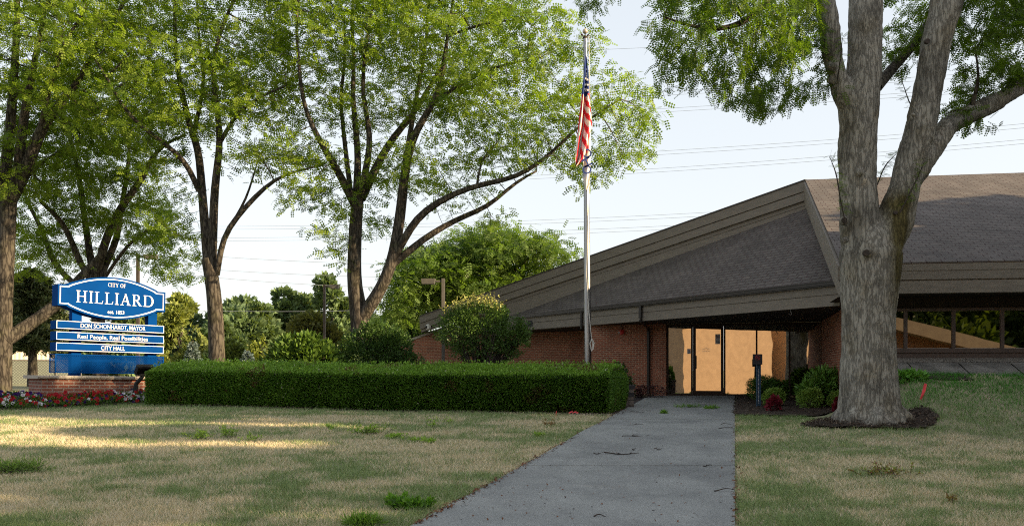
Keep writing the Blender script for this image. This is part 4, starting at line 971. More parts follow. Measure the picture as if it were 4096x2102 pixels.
# ------------------------------------------------------------------ the row of locusts on the left
GL = "honey locusts beside the building"
locust("locust_tree", "locust cut by the left photo edge, with a low limb reaching behind the sign",
    [[(8, 985, 0, 42), (10, 800, 0, 39), (20, 560, 0, 38), (25, 480, 0, 36)],
     [(14, 560, 0, 32), (12, 450, .2, 28), (25, 330, .3, 25), (35, 200, .5, 20), (42, 90, .5, 16), (44, 0, .5, 13), (44, -60, .5, 8)],
     [(25, 520, 0, 30), (45, 440, -.3, 26), (60, 300, -.6, 22), (70, 240, -.8, 18), (90, 140, -1, 14), (105, 60, -1, 10), (130, -20, -1, 7)],
     [(28, 500, 0, 32), (65, 430, -.3, 30), (100, 330, -.8, 26), (140, 270, -1, 21), (175, 240, -1.2, 17), (215, 175, -1.4, 14), (240, 120, -1.5, 12), (280, 60, -1.6, 10), (315, 5, -1.6, 8), (330, -30, -1.6, 6)],
     [(14, 855, 0, 36), (75, 815, .5, 32), (140, 770, 1, 29), (200, 700, 1.6, 20), (250, 640, 2.2, 8)],
     [(45, 470, 0, 12), (80, 430, .8, 9), (130, 390, 1.4, 7), (200, 355, 2, 4)],
     [(100, 330, -.8, 14), (130, 200, -2, 10), (170, 90, -2.5, 8), (220, 20, -2.8, 5)],
     [(14, 480, 0, 20), (-40, 380, 0, 14), (-90, 250, 0, 8)]],
    [(40, 150, 0, 170, 190, 4.5), (200, 130, -1.5, 190, 170, 3.5), (20, 400, 0, 110, 120, 3), (130, 420, 1, 110, 80, 2), (250, 300, -1.5, 120, 80, 2), (40, 640, 1.5, 70, 60, 1.5), (180, 20, 0, 260, 90, 4), (60, -60, 0, 300, 120, 5)],
    101, 33.0, natt=2600, group=GL, fr_per=10)
locust("locust_tree", "many-stemmed locust standing directly behind the blue sign",
    [[(253, 965, 0, 36), (250, 860, 0, 33), (246, 760, 0, 32), (240, 690, 0, 34)],
     [(236, 700, 0, 20), (215, 565, .5, 15), (200, 450, .8, 12), (185, 370, 1, 10), (150, 280, 1.2, 8), (135, 200, 1.2, 5)],
     [(236, 715, 0, 18), (200, 661, -.3, 16), (175, 590, -.8, 14), (140, 530, -1.2, 12), (100, 505, -1.5, 8)],
     [(242, 690, 0, 22), (270, 590, -.5, 20), (310, 510, -1, 19), (350, 465, -1.3, 15), (380, 400, -1.5, 12), (410, 360, -1.6, 9), (465, 340, -1.8, 6)],
     [(250, 700, 0, 18), (295, 600, .5, 16), (305, 525, .8, 13), (320, 440, 1, 10), (325, 375, 1.2, 8), (330, 280, 1.4, 5)],
     [(262, 700, 0, 9), (320, 615, -.5, 8), (360, 585, -.8, 7), (415, 555, -1, 4)],
     [(238, 745, 0, 16), (180, 710, .4, 14), (135, 661, .8, 14), (100, 565, 1.2, 11), (65, 500, 1.5, 7)]],
    [(220, 400, 0, 190, 150, 4), (140, 520, 0, 140, 70, 2.5), (300, 640, .5, 70, 40, 1.4), (90, 600, .5, 110, 70, 2.5), (330, 540, 0, 110, 90, 2.5), (400, 610, -1, 70, 80, 1.8), (240, 250, 0, 200, 120, 3.5), (440, 680, -1, 50, 40, 1.2), (160, 640, 1, 90, 40, 1.5)],
    102, 38.0, natt=2700, group=GL, fr_per=12, L=.31)
locust("locust_tree", "slim upright locust with a single straight trunk right of the sign",
    [[(547, 950, 0, 42), (543, 800, 0, 38), (535, 700, 0, 35), (524, 650, 0, 34)],
     [(526, 690, 0, 26), (510, 500, .2, 21), (500, 375, .4, 18), (480, 325, .5, 16), (450, 200, .8, 12), (440, 100, 1, 10), (440, 0, 1, 8), (440, -60, 1, 5)],
     [(532, 680, 0, 24), (540, 475, -.3, 20), (555, 350, -.5, 16), (540, 225, -.7, 13), (535, 150, -.8, 11), (560, 60, -1, 9), (600, -20, -1.1, 6)],
     [(501, 480, .2, 15), (465, 400, -.5, 13), (410, 360, -1, 11), (320, 290, -1.5, 9), (270, 195, -2, 6), (240, 150, -2, 4)],
     [(545, 690, 0, 16), (560, 600, -.5, 14), (575, 570, -.6, 14), (640, 495, -1, 12), (690, 450, -1.4, 9), (740, 430, -1.7, 6), (790, 420, -1.9, 4)],
     [(490, 330, .5, 11), (515, 200, 1.2, 9), (500, 100, 1.5, 7), (495, -10, 1.6, 5)],
     [(553, 360, -.4, 11), (600, 275, -1, 9), (660, 240, -1.3, 7), (720, 215, -1.5, 4)],
     [(562, 600, -.5, 8), (620, 500, .3, 6), (650, 400, .6, 3)]],
    [(500, 130, 0, 230, 200, 4.2), (620, 260, -1, 130, 120, 3), (390, 270, -1, 130, 110, 2.8), (690, 400, -1.5, 90, 55, 2), (440, 590, 0, 60, 110, 1.8), (600, 400, -.6, 60, 40, 1.5), (520, -40, 0, 260, 120, 4), (640, 120, 0, 130, 120, 3), (400, 420, 0, 80, 60, 1.6)],
    103, 32.0, natt=3100, group=GL, fr_per=10)
locust("locust_tree", "broad twin-trunked locust reaching over the flagpole",
    [[(908, 860, 0, 52), (905, 790, 0, 46), (890, 720, 0, 38), (891, 661, 0, 35), (893, 575, 0, 33), (900, 500, 0, 30)],
     [(892, 515, 0, 22), (856, 440, -.5, 19), (816, 375, -1, 16), (786, 320, -1.4, 13), (766, 280, -1.6, 11), (756, 210, -1.8, 9), (745, 90, -2, 7), (750, -10, -2, 5)],
     [(896, 500, 0, 20), (901, 400, .5, 17), (893, 300, .8, 14), (886, 240, 1, 12), (891, 165, 1.2, 10), (885, 60, 1.4, 8), (890, -30, 1.5, 5)],
     [(905, 500, 0, 20), (926, 400, -.3, 17), (933, 340, -.5, 14), (911, 240, -.8, 11), (916, 150, -1, 9), (930, 50, -1, 7), (950, -40, -1, 5)],
     [(908, 500, 0, 24), (956, 400, .6, 20), (991, 340, 1, 17), (1031, 300, 1.3, 14), (1080, 220, 1.6, 10), (1120, 150, 1.8, 6)],
     [(884, 500, 0, 14), (866, 350, .8, 11), (856, 250, 1.2, 9), (868, 150, 1.5, 7), (865, 30, 1.6, 5)],
     [(905, 805, 0, 38), (930, 770, -.2, 34), (960, 725, -.3, 31), (986, 661, -.4, 29), (1006, 550, -.5, 27), (1016, 450, -.5, 24)],
     [(1016, 455, -.5, 23), (1026, 390, -.6, 20), (1046, 325, -.8, 18), (1086, 270, -1, 16), (1111, 210, -1.1, 13), (1116, 150, -1.2, 11), (1126, 100, -1.3, 9), (1135, 20, -1.4, 7), (1150, -50, -1.5, 5)],
     [(1019, 410, -.5, 15), (1036, 310, .2, 13), (1046, 250, .5, 11), (1066, 150, .8, 9), (1075, 70, 1, 7), (1080, -20, 1, 5)],
     [(992, 645, -.4, 21), (1046, 550, -1, 19), (1096, 510, -1.3, 17), (1141, 485, -1.6, 15), (1186, 470, -1.8, 14), (1300, 445, -2.4, 12), (1350, 415, -2.6, 10), (1390, 385, -2.8, 8), (1450, 320, -3, 7), (1481, 300, -3, 6), (1560, 250, -3, 4)],
     [(988, 665, -.4, 19), (1066, 600, -.2, 17), (1141, 555, .1, 14), (1227, 520, .4, 12), (1245, 505, .4, 10), (1300, 455, .6, 8), (1350, 430, .8, 5)],
     [(1200, 467, -1.8, 7), (1206, 440, -1.8, 6), (1203, 400, -1.6, 5), (1250, 360, -1.5, 3)],
     [(1095, 255, -1, 11), (1160, 210, -2, 9), (1240, 170, -2.5, 7), (1330, 150, -3, 4)],
     [(1130, 90, -1.3, 8), (1210, 60, -2, 6), (1300, 50, -2.4, 4)]],
    [(880, 140, 0, 220, 190, 4.2), (1080, 110, 0, 230, 190, 4.2), (1250, 190, -1.5, 200, 170, 3.6), (1340, 330, -2, 150, 100, 2.6), (1520, 300, -2.6, 140, 130, 2.3), (1400, 130, -2, 120, 110, 2.6), (770, 400, -1, 90, 90, 2.4), (790, 470, -.8, 95, 50, 2), (760, 500, -1, 60, 40, 1.4), (845, 580, -.4, 55, 90, 1.5), (1010, 430, 0, 110, 80, 2.4), (955, 560, .4, 45, 70, 1.4), (1130, 440, -.8, 120, 70, 2.2), (1230, 560, .2, 60, 28, 1), (1600, 340, -2.8, 80, 80, 1.6), (1470, 430, -2.6, 60, 50, 1.4), (1020, -60, 0, 400, 130, 4.5), (740, 500, -1, 55, 40, 1.2), (1190, 380, -1, 90, 70, 2)],
    104, 32.0, natt=5600, group=GL, fr_per=10)
# a further locust behind the roof end
locust("locust_tree", "hazier spreading locust behind the left end of the roof",
    [[(1190, 880, 0, 26), (1195, 790, 0, 22), (1200, 740, 0, 18)],
     [(1197, 780, 0, 14), (1140, 700, -.5, 11), (1090, 640, -1, 7), (1050, 610, -1, 4)], [(1200, 750, 0, 14), (1220, 680, .5, 11), (1230, 620, .8, 7), (1240, 570, 1, 3)],
     [(1200, 760, 0, 13), (1280, 690, -.8, 10), (1340, 640, -1.4, 6), (1400, 620, -1.8, 3)], [(1196, 800, 0, 12), (1100, 760, -2, 9), (1020, 740, -3, 4)], [(1200, 770, 0, 10), (1300, 720, 1.5, 7), (1380, 690, 2, 3)]],
    [(1240, 640, 0, 150, 75, 5), (1090, 690, -1, 110, 70, 4.5), (1370, 640, -1, 60, 50, 3.2), (1020, 765, -2, 70, 60, 3.5), (1180, 740, 0, 170, 55, 5), (1330, 700, 1, 90, 45, 3.5)],
    105, 54.0, natt=1900, fr_per=20, L=.5, pairs=4, kill=.75, spread=.6, thr=.36, c1=(.07, .125, .035), c2=(.16, .23, .06), twig=.010)

# ------------------------------------------------------------------ the big locust in front
def big_tree():
    Y0 = TREE[1]; rng = np.random.default_rng(7); P4 = lambda px, py, dy: np.array(p(px, py, Y0 + dy)); R4 = lambda w, dy: w * (Y0 + dy) / F * .5
    def limb(pts): return [P4(a[0], a[1], a[2]) for a in pts], [R4(a[3], a[2]) for a in pts]
    thick = [limb([(3480, 1740, 0, 330), (3480, 1690, 0, 292), (3478, 1650, 0, 250), (3476, 1550, 0, 222), (3474, 1400, 0, 208), (3475, 1250, 0, 204), (3478, 1120, 0, 222), (3482, 1020, 0, 236), (3490, 940, 0, 190), (3505, 880, 0, 110), (3515, 845, 0, 30)]),
             limb([(3460, 980, 0, 175), (3436, 860, 0, 150), (3430, 700, .02, 140), (3430, 560, .03, 150), (3436, 420, .05, 152), (3452, 300, .05, 130), (3460, 200, .1, 128), (3462, 0, .2, 126), (3462, -200, .3, 110), (3440, -420, .4, 80), (3430, -700, .5, 40)]),
             limb([(3510, 1000, 0, 165), (3580, 880, .0, 148), (3615, 760, 0, 118), (3640, 660, 0, 112), (3675, 540, -.05, 118), (3715, 340, -.1, 106), (3745, 170, -.15, 108), (3790, 0, -.2, 118), (3850, -200, -.3, 90), (3900, -420, -.4, 60)]),
             limb([(3410, 440, .05, 92), (3368, 360, -.05, 84), (3345, 290, -.1, 76), (3326, 200, -.12, 84), (3318, 100, -.15, 78), (3300, 0, -.2, 70), (3270, -160, -.4, 52), (3180, -330, -.8, 36)]),
             limb([(3640, 760, -.02, 50), (3672, 690, .0, 78), (3740, 575, .2, 86), (3790, 505, .4, 78), (3880, 455, .7, 74), (3980, 410, 1.0, 70), (4100, 335, 1.4, 64), (4300, 240, 1.9, 52), (4500, 120, 2.3, 36)])]
    rawV, rawF = np_tubes([(np.array(resample(a, b, .07)[0]), resample(a, b, .07)[1], 28) for a, b in thick])
    me = np_mesh("tmp", rawV, rawF); o = bpy.data.objects.new("tmp", me); COL.objects.link(o)
    # root flare and knots
    bm = bmesh.new(); bm.from_mesh(me); bmesh.ops.holes_fill(bm, edges=[e for e in bm.edges if e.is_boundary], sides=0); bmesh.ops.recalc_face_normals(bm, faces=bm.faces)
    for (px_, py_, r, dy) in ((3328, 265, .10, -.28), (3322, 320, .09, -.12), (3466, 1010, .085, -.52), (3375, 880, .09, -.33), (3580, 850, .06, -.30), (3440, 690, .06, -.32), (3380, 960, .06, -.40), (3710, 165, .06, -.4), (3655, 460, .05, -.3)):
        bmesh.ops.create_icosphere(bm, subdivisions=2, radius=r, matrix=Matrix.Translation(p(px_, py_, Y0 + dy)))
    for k in range(9):
        a = 2 * math.pi * k / 9 + .3; c = Vector((TREE[0] + .42 * math.cos(a), TREE[1] + .42 * math.sin(a), TREE_Z + .26)); d = Vector((math.cos(a), math.sin(a), 0))
        bmesh.ops.create_icosphere(bm, subdivisions=2, radius=1, matrix=Matrix.Translation(c) @ d.to_track_quat('X', 'Z').to_matrix().to_4x4() @ Matrix.Rotation(math.radians(40), 4, 'Y') @ Matrix.Diagonal((.42, .12, .13, 1)))
    bm.to_mesh(me); bm.free()
    md = o.modifiers.new("r", 'REMESH'); md.mode = 'VOXEL'; md.voxel_size = .022
    ms = o.modifiers.new("s", 'SMOOTH'); ms.iterations = 8; ms.factor = .6
    dg = bpy.context.evaluated_depsgraph_get(); m2 = bpy.data.meshes.new_from_object(o.evaluated_get(dg)); bpy.data.objects.remove(o)
    n = len(m2.vertices); co = np.empty(n * 3, np.float32); m2.vertices.foreach_get("co", co); co = co.reshape(-1, 3).astype(float)
    no = np.empty(n * 3, np.float32); m2.vertex_normals.foreach_get("vector", no); no = no.reshape(-1, 3)
    w = co + (np.column_stack([fbm(co * 3, 1), fbm(co * 3, 2), fbm(co * 3, 3)]) - .5) * .12
    r1 = np.abs(vnoise(w * np.array([12, 12, 1.7]), 11) - .5) * 2; r2 = np.abs(vnoise(w * np.array([30, 30, 4.0]), 12) - .5) * 2
    d = .036 * (np.minimum(r1, .35) - .2) + .012 * (r2 - .4) + .06 * (fbm(co * 2.0, 15, 2) - .5)
    co = co + no * d[:, None]; m2.vertices.foreach_set("co", co.astype(np.float32).ravel()); m2.polygons.foreach_set("use_smooth", np.ones(len(m2.polygons), bool)); m2.update(); m2.name = "trunk"; m2.materials.clear()
    sxp = TREE[0] + .38 + .05 * (co[:, 2] - 4.2); wd_ = .15 + .05 * (co[:, 2] - 3.0); st_ = np.exp(-((co[:, 0] - sxp) / wd_) ** 2) * sstep(2.2, 3.6, co[:, 2]) * sstep(5.1, 4.5, co[:, 2]) * (.35 + fbm(co * np.array([9, 9, 3]), 71, 3))
    st_ = np.clip(st_ * 1.5, 0, 1)[:, None]; blot = np.clip((fbm(co * np.array([3, 3, 1.6]), 73, 3) - .56) * 4, 0, .35)[:, None]; cc = (1 - st_) * (1 - blot) + st_ * np.array([[.38, .34, .16]]) + 0 * blot
    ca_ = m2.color_attributes.new("Col", 'FLOAT_COLOR', 'POINT'); ca_.data.foreach_set("color", np.column_stack([cc, np.ones(n)]).astype(np.float32).ravel())
    root = thing("locust_tree", "large grey-barked locust with forked trunk in a mulch ring on the right lawn", "tree", (TREE[0], TREE[1], TREE_Z))
    link("trunk", m2, M['bark_near'], root)
    mb = MB()
    for (px_, py_, r, dy) in ((3466, 1010, .055, -.60), (3378, 880, .05, -.40), (3710, 165, .045, -.44), (3583, 850, .035, -.35)):
        c = p(px_, py_, Y0 + dy); mb.tube([c + Vector((0, -.01, 0)), c + Vector((0, .05, 0))], [r, r], 12)
    mb.build("knot", M['twig'], root)
    # branches and foliage
    def qq(px_, py_, dy): return np.array(p(px_, py_, Y0 + dy))
    lim = [(a, [r * .7 for r in b]) for a, b in thick[1:]] + [
           limb([(3280, -60, -.3, 40), (3160, -70, -.8, 34), (3070, 6, -1, 30), (2970, 97, -1.2, 24), (2870, 121, -1.3, 18), (2760, 105, -1.4, 12), (2660, 70, -1.5, 7)]),
           limb([(3290, -30, .2, 30), (3180, 40, .8, 22), (3120, 160, 1, 14), (3110, 300, 1.1, 7)]),
           limb([(3470, -150, .2, 60), (3300, -250, 1.5, 46), (3000, -260, 2, 34), (2700, -180, 2, 24), (2520, -80, 2, 12), (2440, -20, 2, 6)]),
           limb([(3505, 350, .3, 46), (3560, 285, .8, 40), (3650, 185, 1.2, 34), (3720, 80, 1.5, 28), (3800, -40, 1.8, 22)]),
           limb([(3860, -220, -.3, 50), (3960, -120, .5, 34), (4050, 0, 1, 24), (4120, 120, 1.2, 14)]),
           limb([(3880, 455, .7, 24), (3900, 380, .5, 16), (3920, 300, .3, 10), (3900, 200, .2, 6)])]
    def E(px_, py_, dy, rx, rz, ry): return (qq(px_, py_, dy), rx * Y0 / F, ry, rz * Y0 / F)
    ells = [E(2900, 60, -1.2, 290, 150, 1.4), E(2730, 190, -1.3, 130, 150, 1.1), E(3060, 270, -.6, 170, 170, 1.3), E(2890, 290, -1.1, 90, 130, .9), E(3210, 120, 0, 100, 170, 1.2), E(3010, 400, -.6, 70, 70, .7), E(3150, 420, -.2, 70, 60, .6), E(2660, 40, -1.4, 90, 120, 1),
            E(3560, 120, 1.2, 90, 220, 1), E(3830, 90, .8, 150, 160, 1.2), E(3960, 230, .5, 150, 140, 1.1), E(4080, 120, 1, 130, 200, 1.2), E(3820, 400, .6, 80, 60, .6), E(2380, -20, 2, 120, 70, .7), E(3940, 60, .6, 170, 120, 1.1), E(3900, 470, .8, 90, 50, .5),
            E(4300, -100, 1, 260, 260, 1.6)]
    At = ell_points(rng, ells, 2600, clump=1.4, thr=.42, seed=31)
    V, Fc, pos, dirs, cnt, nfix = tree_mesh(lim, At, rng, twig=.0042, kill=.30, step=.16, infl=2.2, maxn=12000, droop=.35, iters=110)
    link("branches", np_mesh("branches", V, Fc, smooth=True), M['bark'], root)
    leafy = np.where((cnt <= 4) & (np.arange(len(pos)) >= nfix))[0]; idx = np.repeat(leafy, 9); n = len(idx)
    P = pos[idx] + rng.normal(size=(n, 3)) * np.array([.09, .09, .06]); D = dirs[idx] * .7 + rng.normal(size=(n, 3)) * .7 + np.array([0, 0, -.45])
    col = mixcol(rng, n, (.045, .09, .014), (.18, .26, .03), .2, .6 * fbm(P * 1.6, 3, 2) + .4 * rng.random(n) - .1)
    parts = [place_fronds(rng, P, D, np.full(n, .21), frond_template(6, lw=.16, ll=.23), col)]
    # water sprouts on the trunk
    ch = []
    for pts in ([(3385, 905, -.42), (3362, 800, -.5), (3345, 690, -.5), (3318, 625, -.5)], [(3350, 320, -.3), (3362, 240, -.5), (3370, 150, -.5)], [(3600, 850, -.38), (3640, 770, -.4), (3680, 690, -.4), (3700, 640, -.4)], [(3500, 760, .3), (3540, 660, .4), (3590, 610, .5)], [(3700, 480, 0), (3640, 420, .2), (3600, 300, .4)], [(3880, 440, .3), (3810, 440, .2), (3760, 470, .1)]):
        Pp, Rr = resample([np.array(p(a, b, Y0 + c)) for a, b, c in pts], [.012] * (len(pts) - 1) + [.004], .09); ch.append((Pp, Rr, 5))
        m = len(Pp); ix = np.repeat(np.arange(m // 4, m), 4); Q = Pp[ix] + rng.normal(size=(len(ix), 3)) * .01; side = rng.normal(size=(len(ix), 3)) * np.array([1, .8, .35]) + np.array([0, -.1, .1])
        parts.append(place_fronds(rng, Q, side, np.full(len(ix), .15), frond_template(8, lw=.09, ll=.17), mixcol(rng, len(ix), (.05, .10, .015), (.16, .22, .03), .2)))
    for c_ in ch: V, Fc = np_tubes([c_]); link("sprout", np_mesh("sprout", V, Fc, smooth=True), M['twig'], root)
    link("crown", np_mesh("crown", *cat(parts)[:2], cat(parts)[2]), M['leaf'], root)
big_tree()

# ------------------------------------------------------------------ background trees
def bg_tree(name, label, qx, qtop, qbase, Y, rxq, seed, lobes=9, n=5000, L=.5, W=.32, c1=(.03, .06, .015), c2=(.07, .12, .03), trunk=.25, shape='round', group=None, low=.18, thr=.40):
    rng = np.random.default_rng(seed); top = q(qx, qtop, Y); x = top.x; gz = ground(x, Y); h = top.z - gz; rx = rxq * K * Y / F
    E_ = []
    for k in range(lobes):
        t = low + (1 - low) * (k + .5) / lobes; prof = max(.58, math.sin(math.pi * (.2 + .6 * t)) ** .7) if shape == 'round' else (1 - t) ** .6 * .9 + .15
        a = rng.uniform(0, 2 * math.pi); rr = rx * prof * rng.uniform(.3, .72); r = rx * prof * rng.uniform(.42, .68)
        E_.append((np.array([x + math.cos(a) * rr, Y + math.sin(a) * rr * .8, gz + h * t * .95]), r, r, max(.5, min(r * .8, h * (1 - t) + h * .04))))
    root = thing(name, label, "tree", (x, Y, gz), group)
    ch = [(*resample([np.array([x, Y, gz - .1]), np.array([x + .1, Y, gz + h * .4]), np.array([x, Y, gz + h * .85])], [trunk, trunk * .7, trunk * .15], .5), 8)]
    for e in E_: ch.append((*resample([np.array([x, Y, gz + (e[0][2] - gz) * .55]), (e[0] + np.array([x, Y, e[0][2]])) / 2, e[0]], [trunk * .4, trunk * .25, .03], .5), 5))
    V, Fc = np_tubes(ch); link("trunk", np_mesh("trunk", V, Fc, smooth=True), M['bark'], root)
    V, Fc, C = cloud(rng, E_, n, L, W, c1, c2, surf=.75, clump=1.1, thr=thr, seed=seed)
    link("crown", np_mesh("crown", V, Fc, C), M['leaf_far'], root); return root
def conifer(name, label, qx, qtop, Y, rxq, seed, c1, c2, n=6000, L=.3, W=.09, trunk=.15, bare=.06, layers=14, droop=-.15, catn="tree", pw=.8):
    rng = np.random.default_rng(seed); top = q(qx, qtop, Y); x = top.x; gz = ground(x, Y); h = top.z - gz; rx = rxq * K * Y / F
    root = thing(name, label, catn, (x, Y, gz)); ch = [(*resample([np.array([x, Y, gz - .1]), np.array([x, Y, gz + h * .97])], [trunk, .02], .3), 8)]; P = []; D = []
    nb = layers * 7
    for k in range(nb):
        t = bare + (1 - bare) * (k / nb); a = k * 2.4 + rng.uniform(-.3, .3); ln = rx * (1 - t) ** pw * rng.uniform(.75, 1.1) + .06; z = gz + h * t
        tip = np.array([x + math.cos(a) * ln, Y + math.sin(a) * ln, z + droop * ln + .1 * h * 0]); o = np.array([x, Y, z + .05]); ch.append((*resample([o, (o + tip) / 2 + np.array([0, 0, .05 * ln]), tip], [.03, .02, .008], .3), 3))
        m = max(6, int(n / nb * ln / (rx * .55))); s = rng.random(m) ** .6; Q = o[None] * (1 - s[:, None]) + tip[None] * s[:, None] + rng.normal(size=(m, 3)) * np.array([.12, .12, .07]) * (ln * .5 + .15)
        P.append(Q); D.append(np.tile((tip - o) / ln, (m, 1)) + rng.normal(size=(m, 3)) * .6)
    P = np.concatenate(P); D = np.concatenate(D)
    V, Fc = np_tubes(ch); link("trunk", np_mesh("trunk", V, Fc, smooth=True), M['bark'], root)
    V, Fc, C = leaf_quads(rng, P, np.full(len(P), L), np.full(len(P), W), dirs=D, col=mixcol(rng, len(P), c1, c2, .2)); link("needles", np_mesh("needles", V, Fc, C), M['leaf_dark'], root); return root
GB = "trees beyond the parking lot"
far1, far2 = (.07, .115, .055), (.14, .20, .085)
bg_tree("poplar_tree", "tall loose poplar rising behind the twin-trunked locust", 838, 690, 930, 92, 62, 201, 12, 6500, .55, .42, far1, far2, group=GB)
bg_tree("broadleaf_tree", "rounded far tree with a ragged top right of the slim locust", 735, 728, 940, 95, 62, 202, 10, 6000, .6, .42, far1, far2, group=GB)
bg_tree("broadleaf_tree", "far tree whose crown tops the bushes just right of the slim locust trunk", 640, 765, 940, 90, 70, 203, 10, 6500, .6, .42, far1, far2, group=GB)
bg_tree("broadleaf_tree", "low far tree directly behind the slim locust trunk", 575, 800, 940, 86, 50, 204, 9, 5000, .6, .42, far1, far2, group=GB)
bg_tree("broadleaf_tree", "sparse yellow green tree right beside the sign", 455, 742, 940, 62, 52, 205, 11, 5600, .38, .24, (.11, .16, .045), (.26, .29, .08), .16, group=GB, thr=.42)
bg_tree("broadleaf_tree", "bright yellow green tree behind the right post of the sign", 395, 760, 945, 66, 42, 206, 9, 4200, .4, .25, (.12, .17, .045), (.27, .29, .08), .16, group=GB, thr=.42)
bg_tree("broadleaf_tree", "dim green tree behind the middle of the sign", 300, 790, 945, 74, 70, 207, 9, 4500, .5, .32, far1, far2, group=GB)
bg_tree("broadleaf_tree", "far dark tree behind the blue spruces", 500, 835, 945, 80, 48, 208, 8, 4200, .5, .34, (.03, .06, .03), (.06, .10, .045), group=GB)
bg_tree("broadleaf_tree", "olive tree with golden top left of the twin trunks", 790, 792, 945, 58, 75, 209, 9, 7000, .30, .18, (.055, .075, .03), (.17, .17, .055), .2)
bg_tree("broadleaf_tree", "dark rounded tree behind the bushes at the roof tip", 1010, 790, 930, 60, 62, 210, 8, 5000, .36, .22, (.03, .07, .025), (.07, .13, .035), .2, group=GB)
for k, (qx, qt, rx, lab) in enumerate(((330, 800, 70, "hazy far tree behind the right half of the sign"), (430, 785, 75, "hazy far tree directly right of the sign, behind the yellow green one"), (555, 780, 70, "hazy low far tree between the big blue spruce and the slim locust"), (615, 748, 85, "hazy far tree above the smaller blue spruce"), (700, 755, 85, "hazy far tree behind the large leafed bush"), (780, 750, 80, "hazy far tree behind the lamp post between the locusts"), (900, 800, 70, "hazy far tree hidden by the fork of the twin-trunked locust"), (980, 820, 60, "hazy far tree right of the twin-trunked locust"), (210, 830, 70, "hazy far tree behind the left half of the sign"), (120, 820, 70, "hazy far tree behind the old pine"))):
    bg_tree("broadleaf_tree", lab, qx, qt, 945, 105 + 3 * (k % 3), rx, 240 + k, 9, 5200, .8, .55, (.085, .135, .08), (.15, .215, .115), low=.05, group=GB, thr=.25)  # distance haze put into the paler, bluer leaf colours
bg_tree("small_tree", "golden young tree left of the large leafed bush", 655, 848, 945, 48, 26, 211, 7, 2200, .22, .14, (.12, .16, .035), (.24, .28, .07), .06)
bg_tree("small_tree", "pale green tree far behind the left end of the hedge", 590, 862, 945, 58, 34, 212, 7, 2600, .3, .18, (.07, .11, .03), (.15, .18, .05), .08)
bg_tree("broadleaf_tree", "bright tree seen in the gap above the metal shed", 55, 690, 930, 75, 75, 213, 9, 5000, .5, .3, (.05, .09, .025), (.13, .17, .045), group=GB)
conifer("blue_spruce", "blue spruce right of the sign above the hedge end", 485, 858, 46, 33, 221, (.10, .15, .16), (.20, .25, .25), 5200, .16, .06, .07)
conifer("blue_spruce", "smaller blue spruce right of the slim locust trunk", 622, 882, 46, 32, 222, (.08, .12, .14), (.16, .21, .22), 4200, .16, .06, .07)
conifer("pine_tree", "dark old pine with bare leaning trunk left of the sign", 82, 675, 42, 120, 223, (.05, .085, .035), (.15, .17, .085), 22000, .26, .075, .26, .32, 9, -.12, pw=.45)

# ------------------------------------------------------------------ shrubs behind the hedge and by the entrance
gr = lambda x, y: (x, y, ground(x, y))
b0 = q(760, 900, 29.0); bush("broadleaf_bush", "broad bush of large drooping leaves, leftmost behind the hedge", gr(b0.x, 29.0),
     [(0, 0, 1.1, 1.15, .9, 1.0), (-.75, .2, .8, .7, .7, .75), (.6, -.1, .9, .8, .8, .85), (.1, 0, 1.6, .8, .7, .5)], 5600, .20, .11, (.05, .10, .018), (.13, .21, .04), 301, thr=.30)
b0 = q(950, 900, 29.5); bush("dark_bush", "large dark green bush below the twin-trunked locust", gr(b0.x, 29.5),
     [(0, 0, 1.2, 1.2, 1.0, 1.15), (-.7, 0, 1.3, .8, .8, .9), (.9, 0, .8, .85, .8, .75), (.1, .1, 2.0, .8, .7, .55), (.5, 0, 1.7, .7, .7, .6), (-.2, 0, 2.35, .4, .4, .35), (-1.1, 0, .7, .6, .6, .6)], 15000, .085, .055, (.026, .066, .018), (.08, .14, .034), 302, thr=.33)
b0 = q(1210, 940, 27.5); root, EE, rg = bush("round_tree", "round-headed small tree with shoot tips coloured sunlit gold in front of the brick wing wall", gr(b0.x, 27.5),
     [(0, 0, 2.15, 1.3, 1.1, .85), (-.75, 0, 2.2, .75, .8, .7), (.8, 0, 2.0, .85, .8, .75), (0, .1, 2.65, .95, .8, .45), (.55, 0, 1.5, .7, .6, .42), (-.5, 0, 1.6, .6, .6, .4), (1.1, 0, 2.0, .45, .5, .5)], 17000, .07, .045, (.035, .080, .020), (.105, .175, .04), 303, "tree", stems=7, trunk_r=.05, thr=.33)
ch = []; TP = []; TD = []
for k in range(95):
    a = rg.uniform(-1.05, .75); y = rg.normal() * .45; s = np.array([b0.x + a - .1, 27.5 + y, root.location.z + 2.85 + .18 * math.cos(a * 1.6) - .1 * abs(a) - .12 * rg.random()]); e = s + np.array([rg.normal() * .13, rg.normal() * .1, rg.uniform(.16, .46)])
    ch.append((*resample([s, (s + e) / 2 + rg.normal(size=3) * .03, e], [.008, .006, .003], .08), 3)); m = 15; t = rg.random((m, 1)); TP.append(s * (1 - t) + e * t); TD.append(rand_dirs(rg, m, .5))
V, Fc = np_tubes(ch); link("shoots", np_mesh("shoots", V, Fc), M['twig'], root)
TP = np.concatenate(TP); V, Fc, C = leaf_quads(rg, TP, np.full(len(TP), .06), np.full(len(TP), .038), dirs=np.concatenate(TD), col=mixcol(rg, len(TP), (.24, .27, .07), (.50, .48, .16), .2)); link("shoot_leaves", np_mesh("shoot_leaves", V, Fc, C), M['leaf_dark'], root)  # golden sunlight on the shoots put into their leaf colour
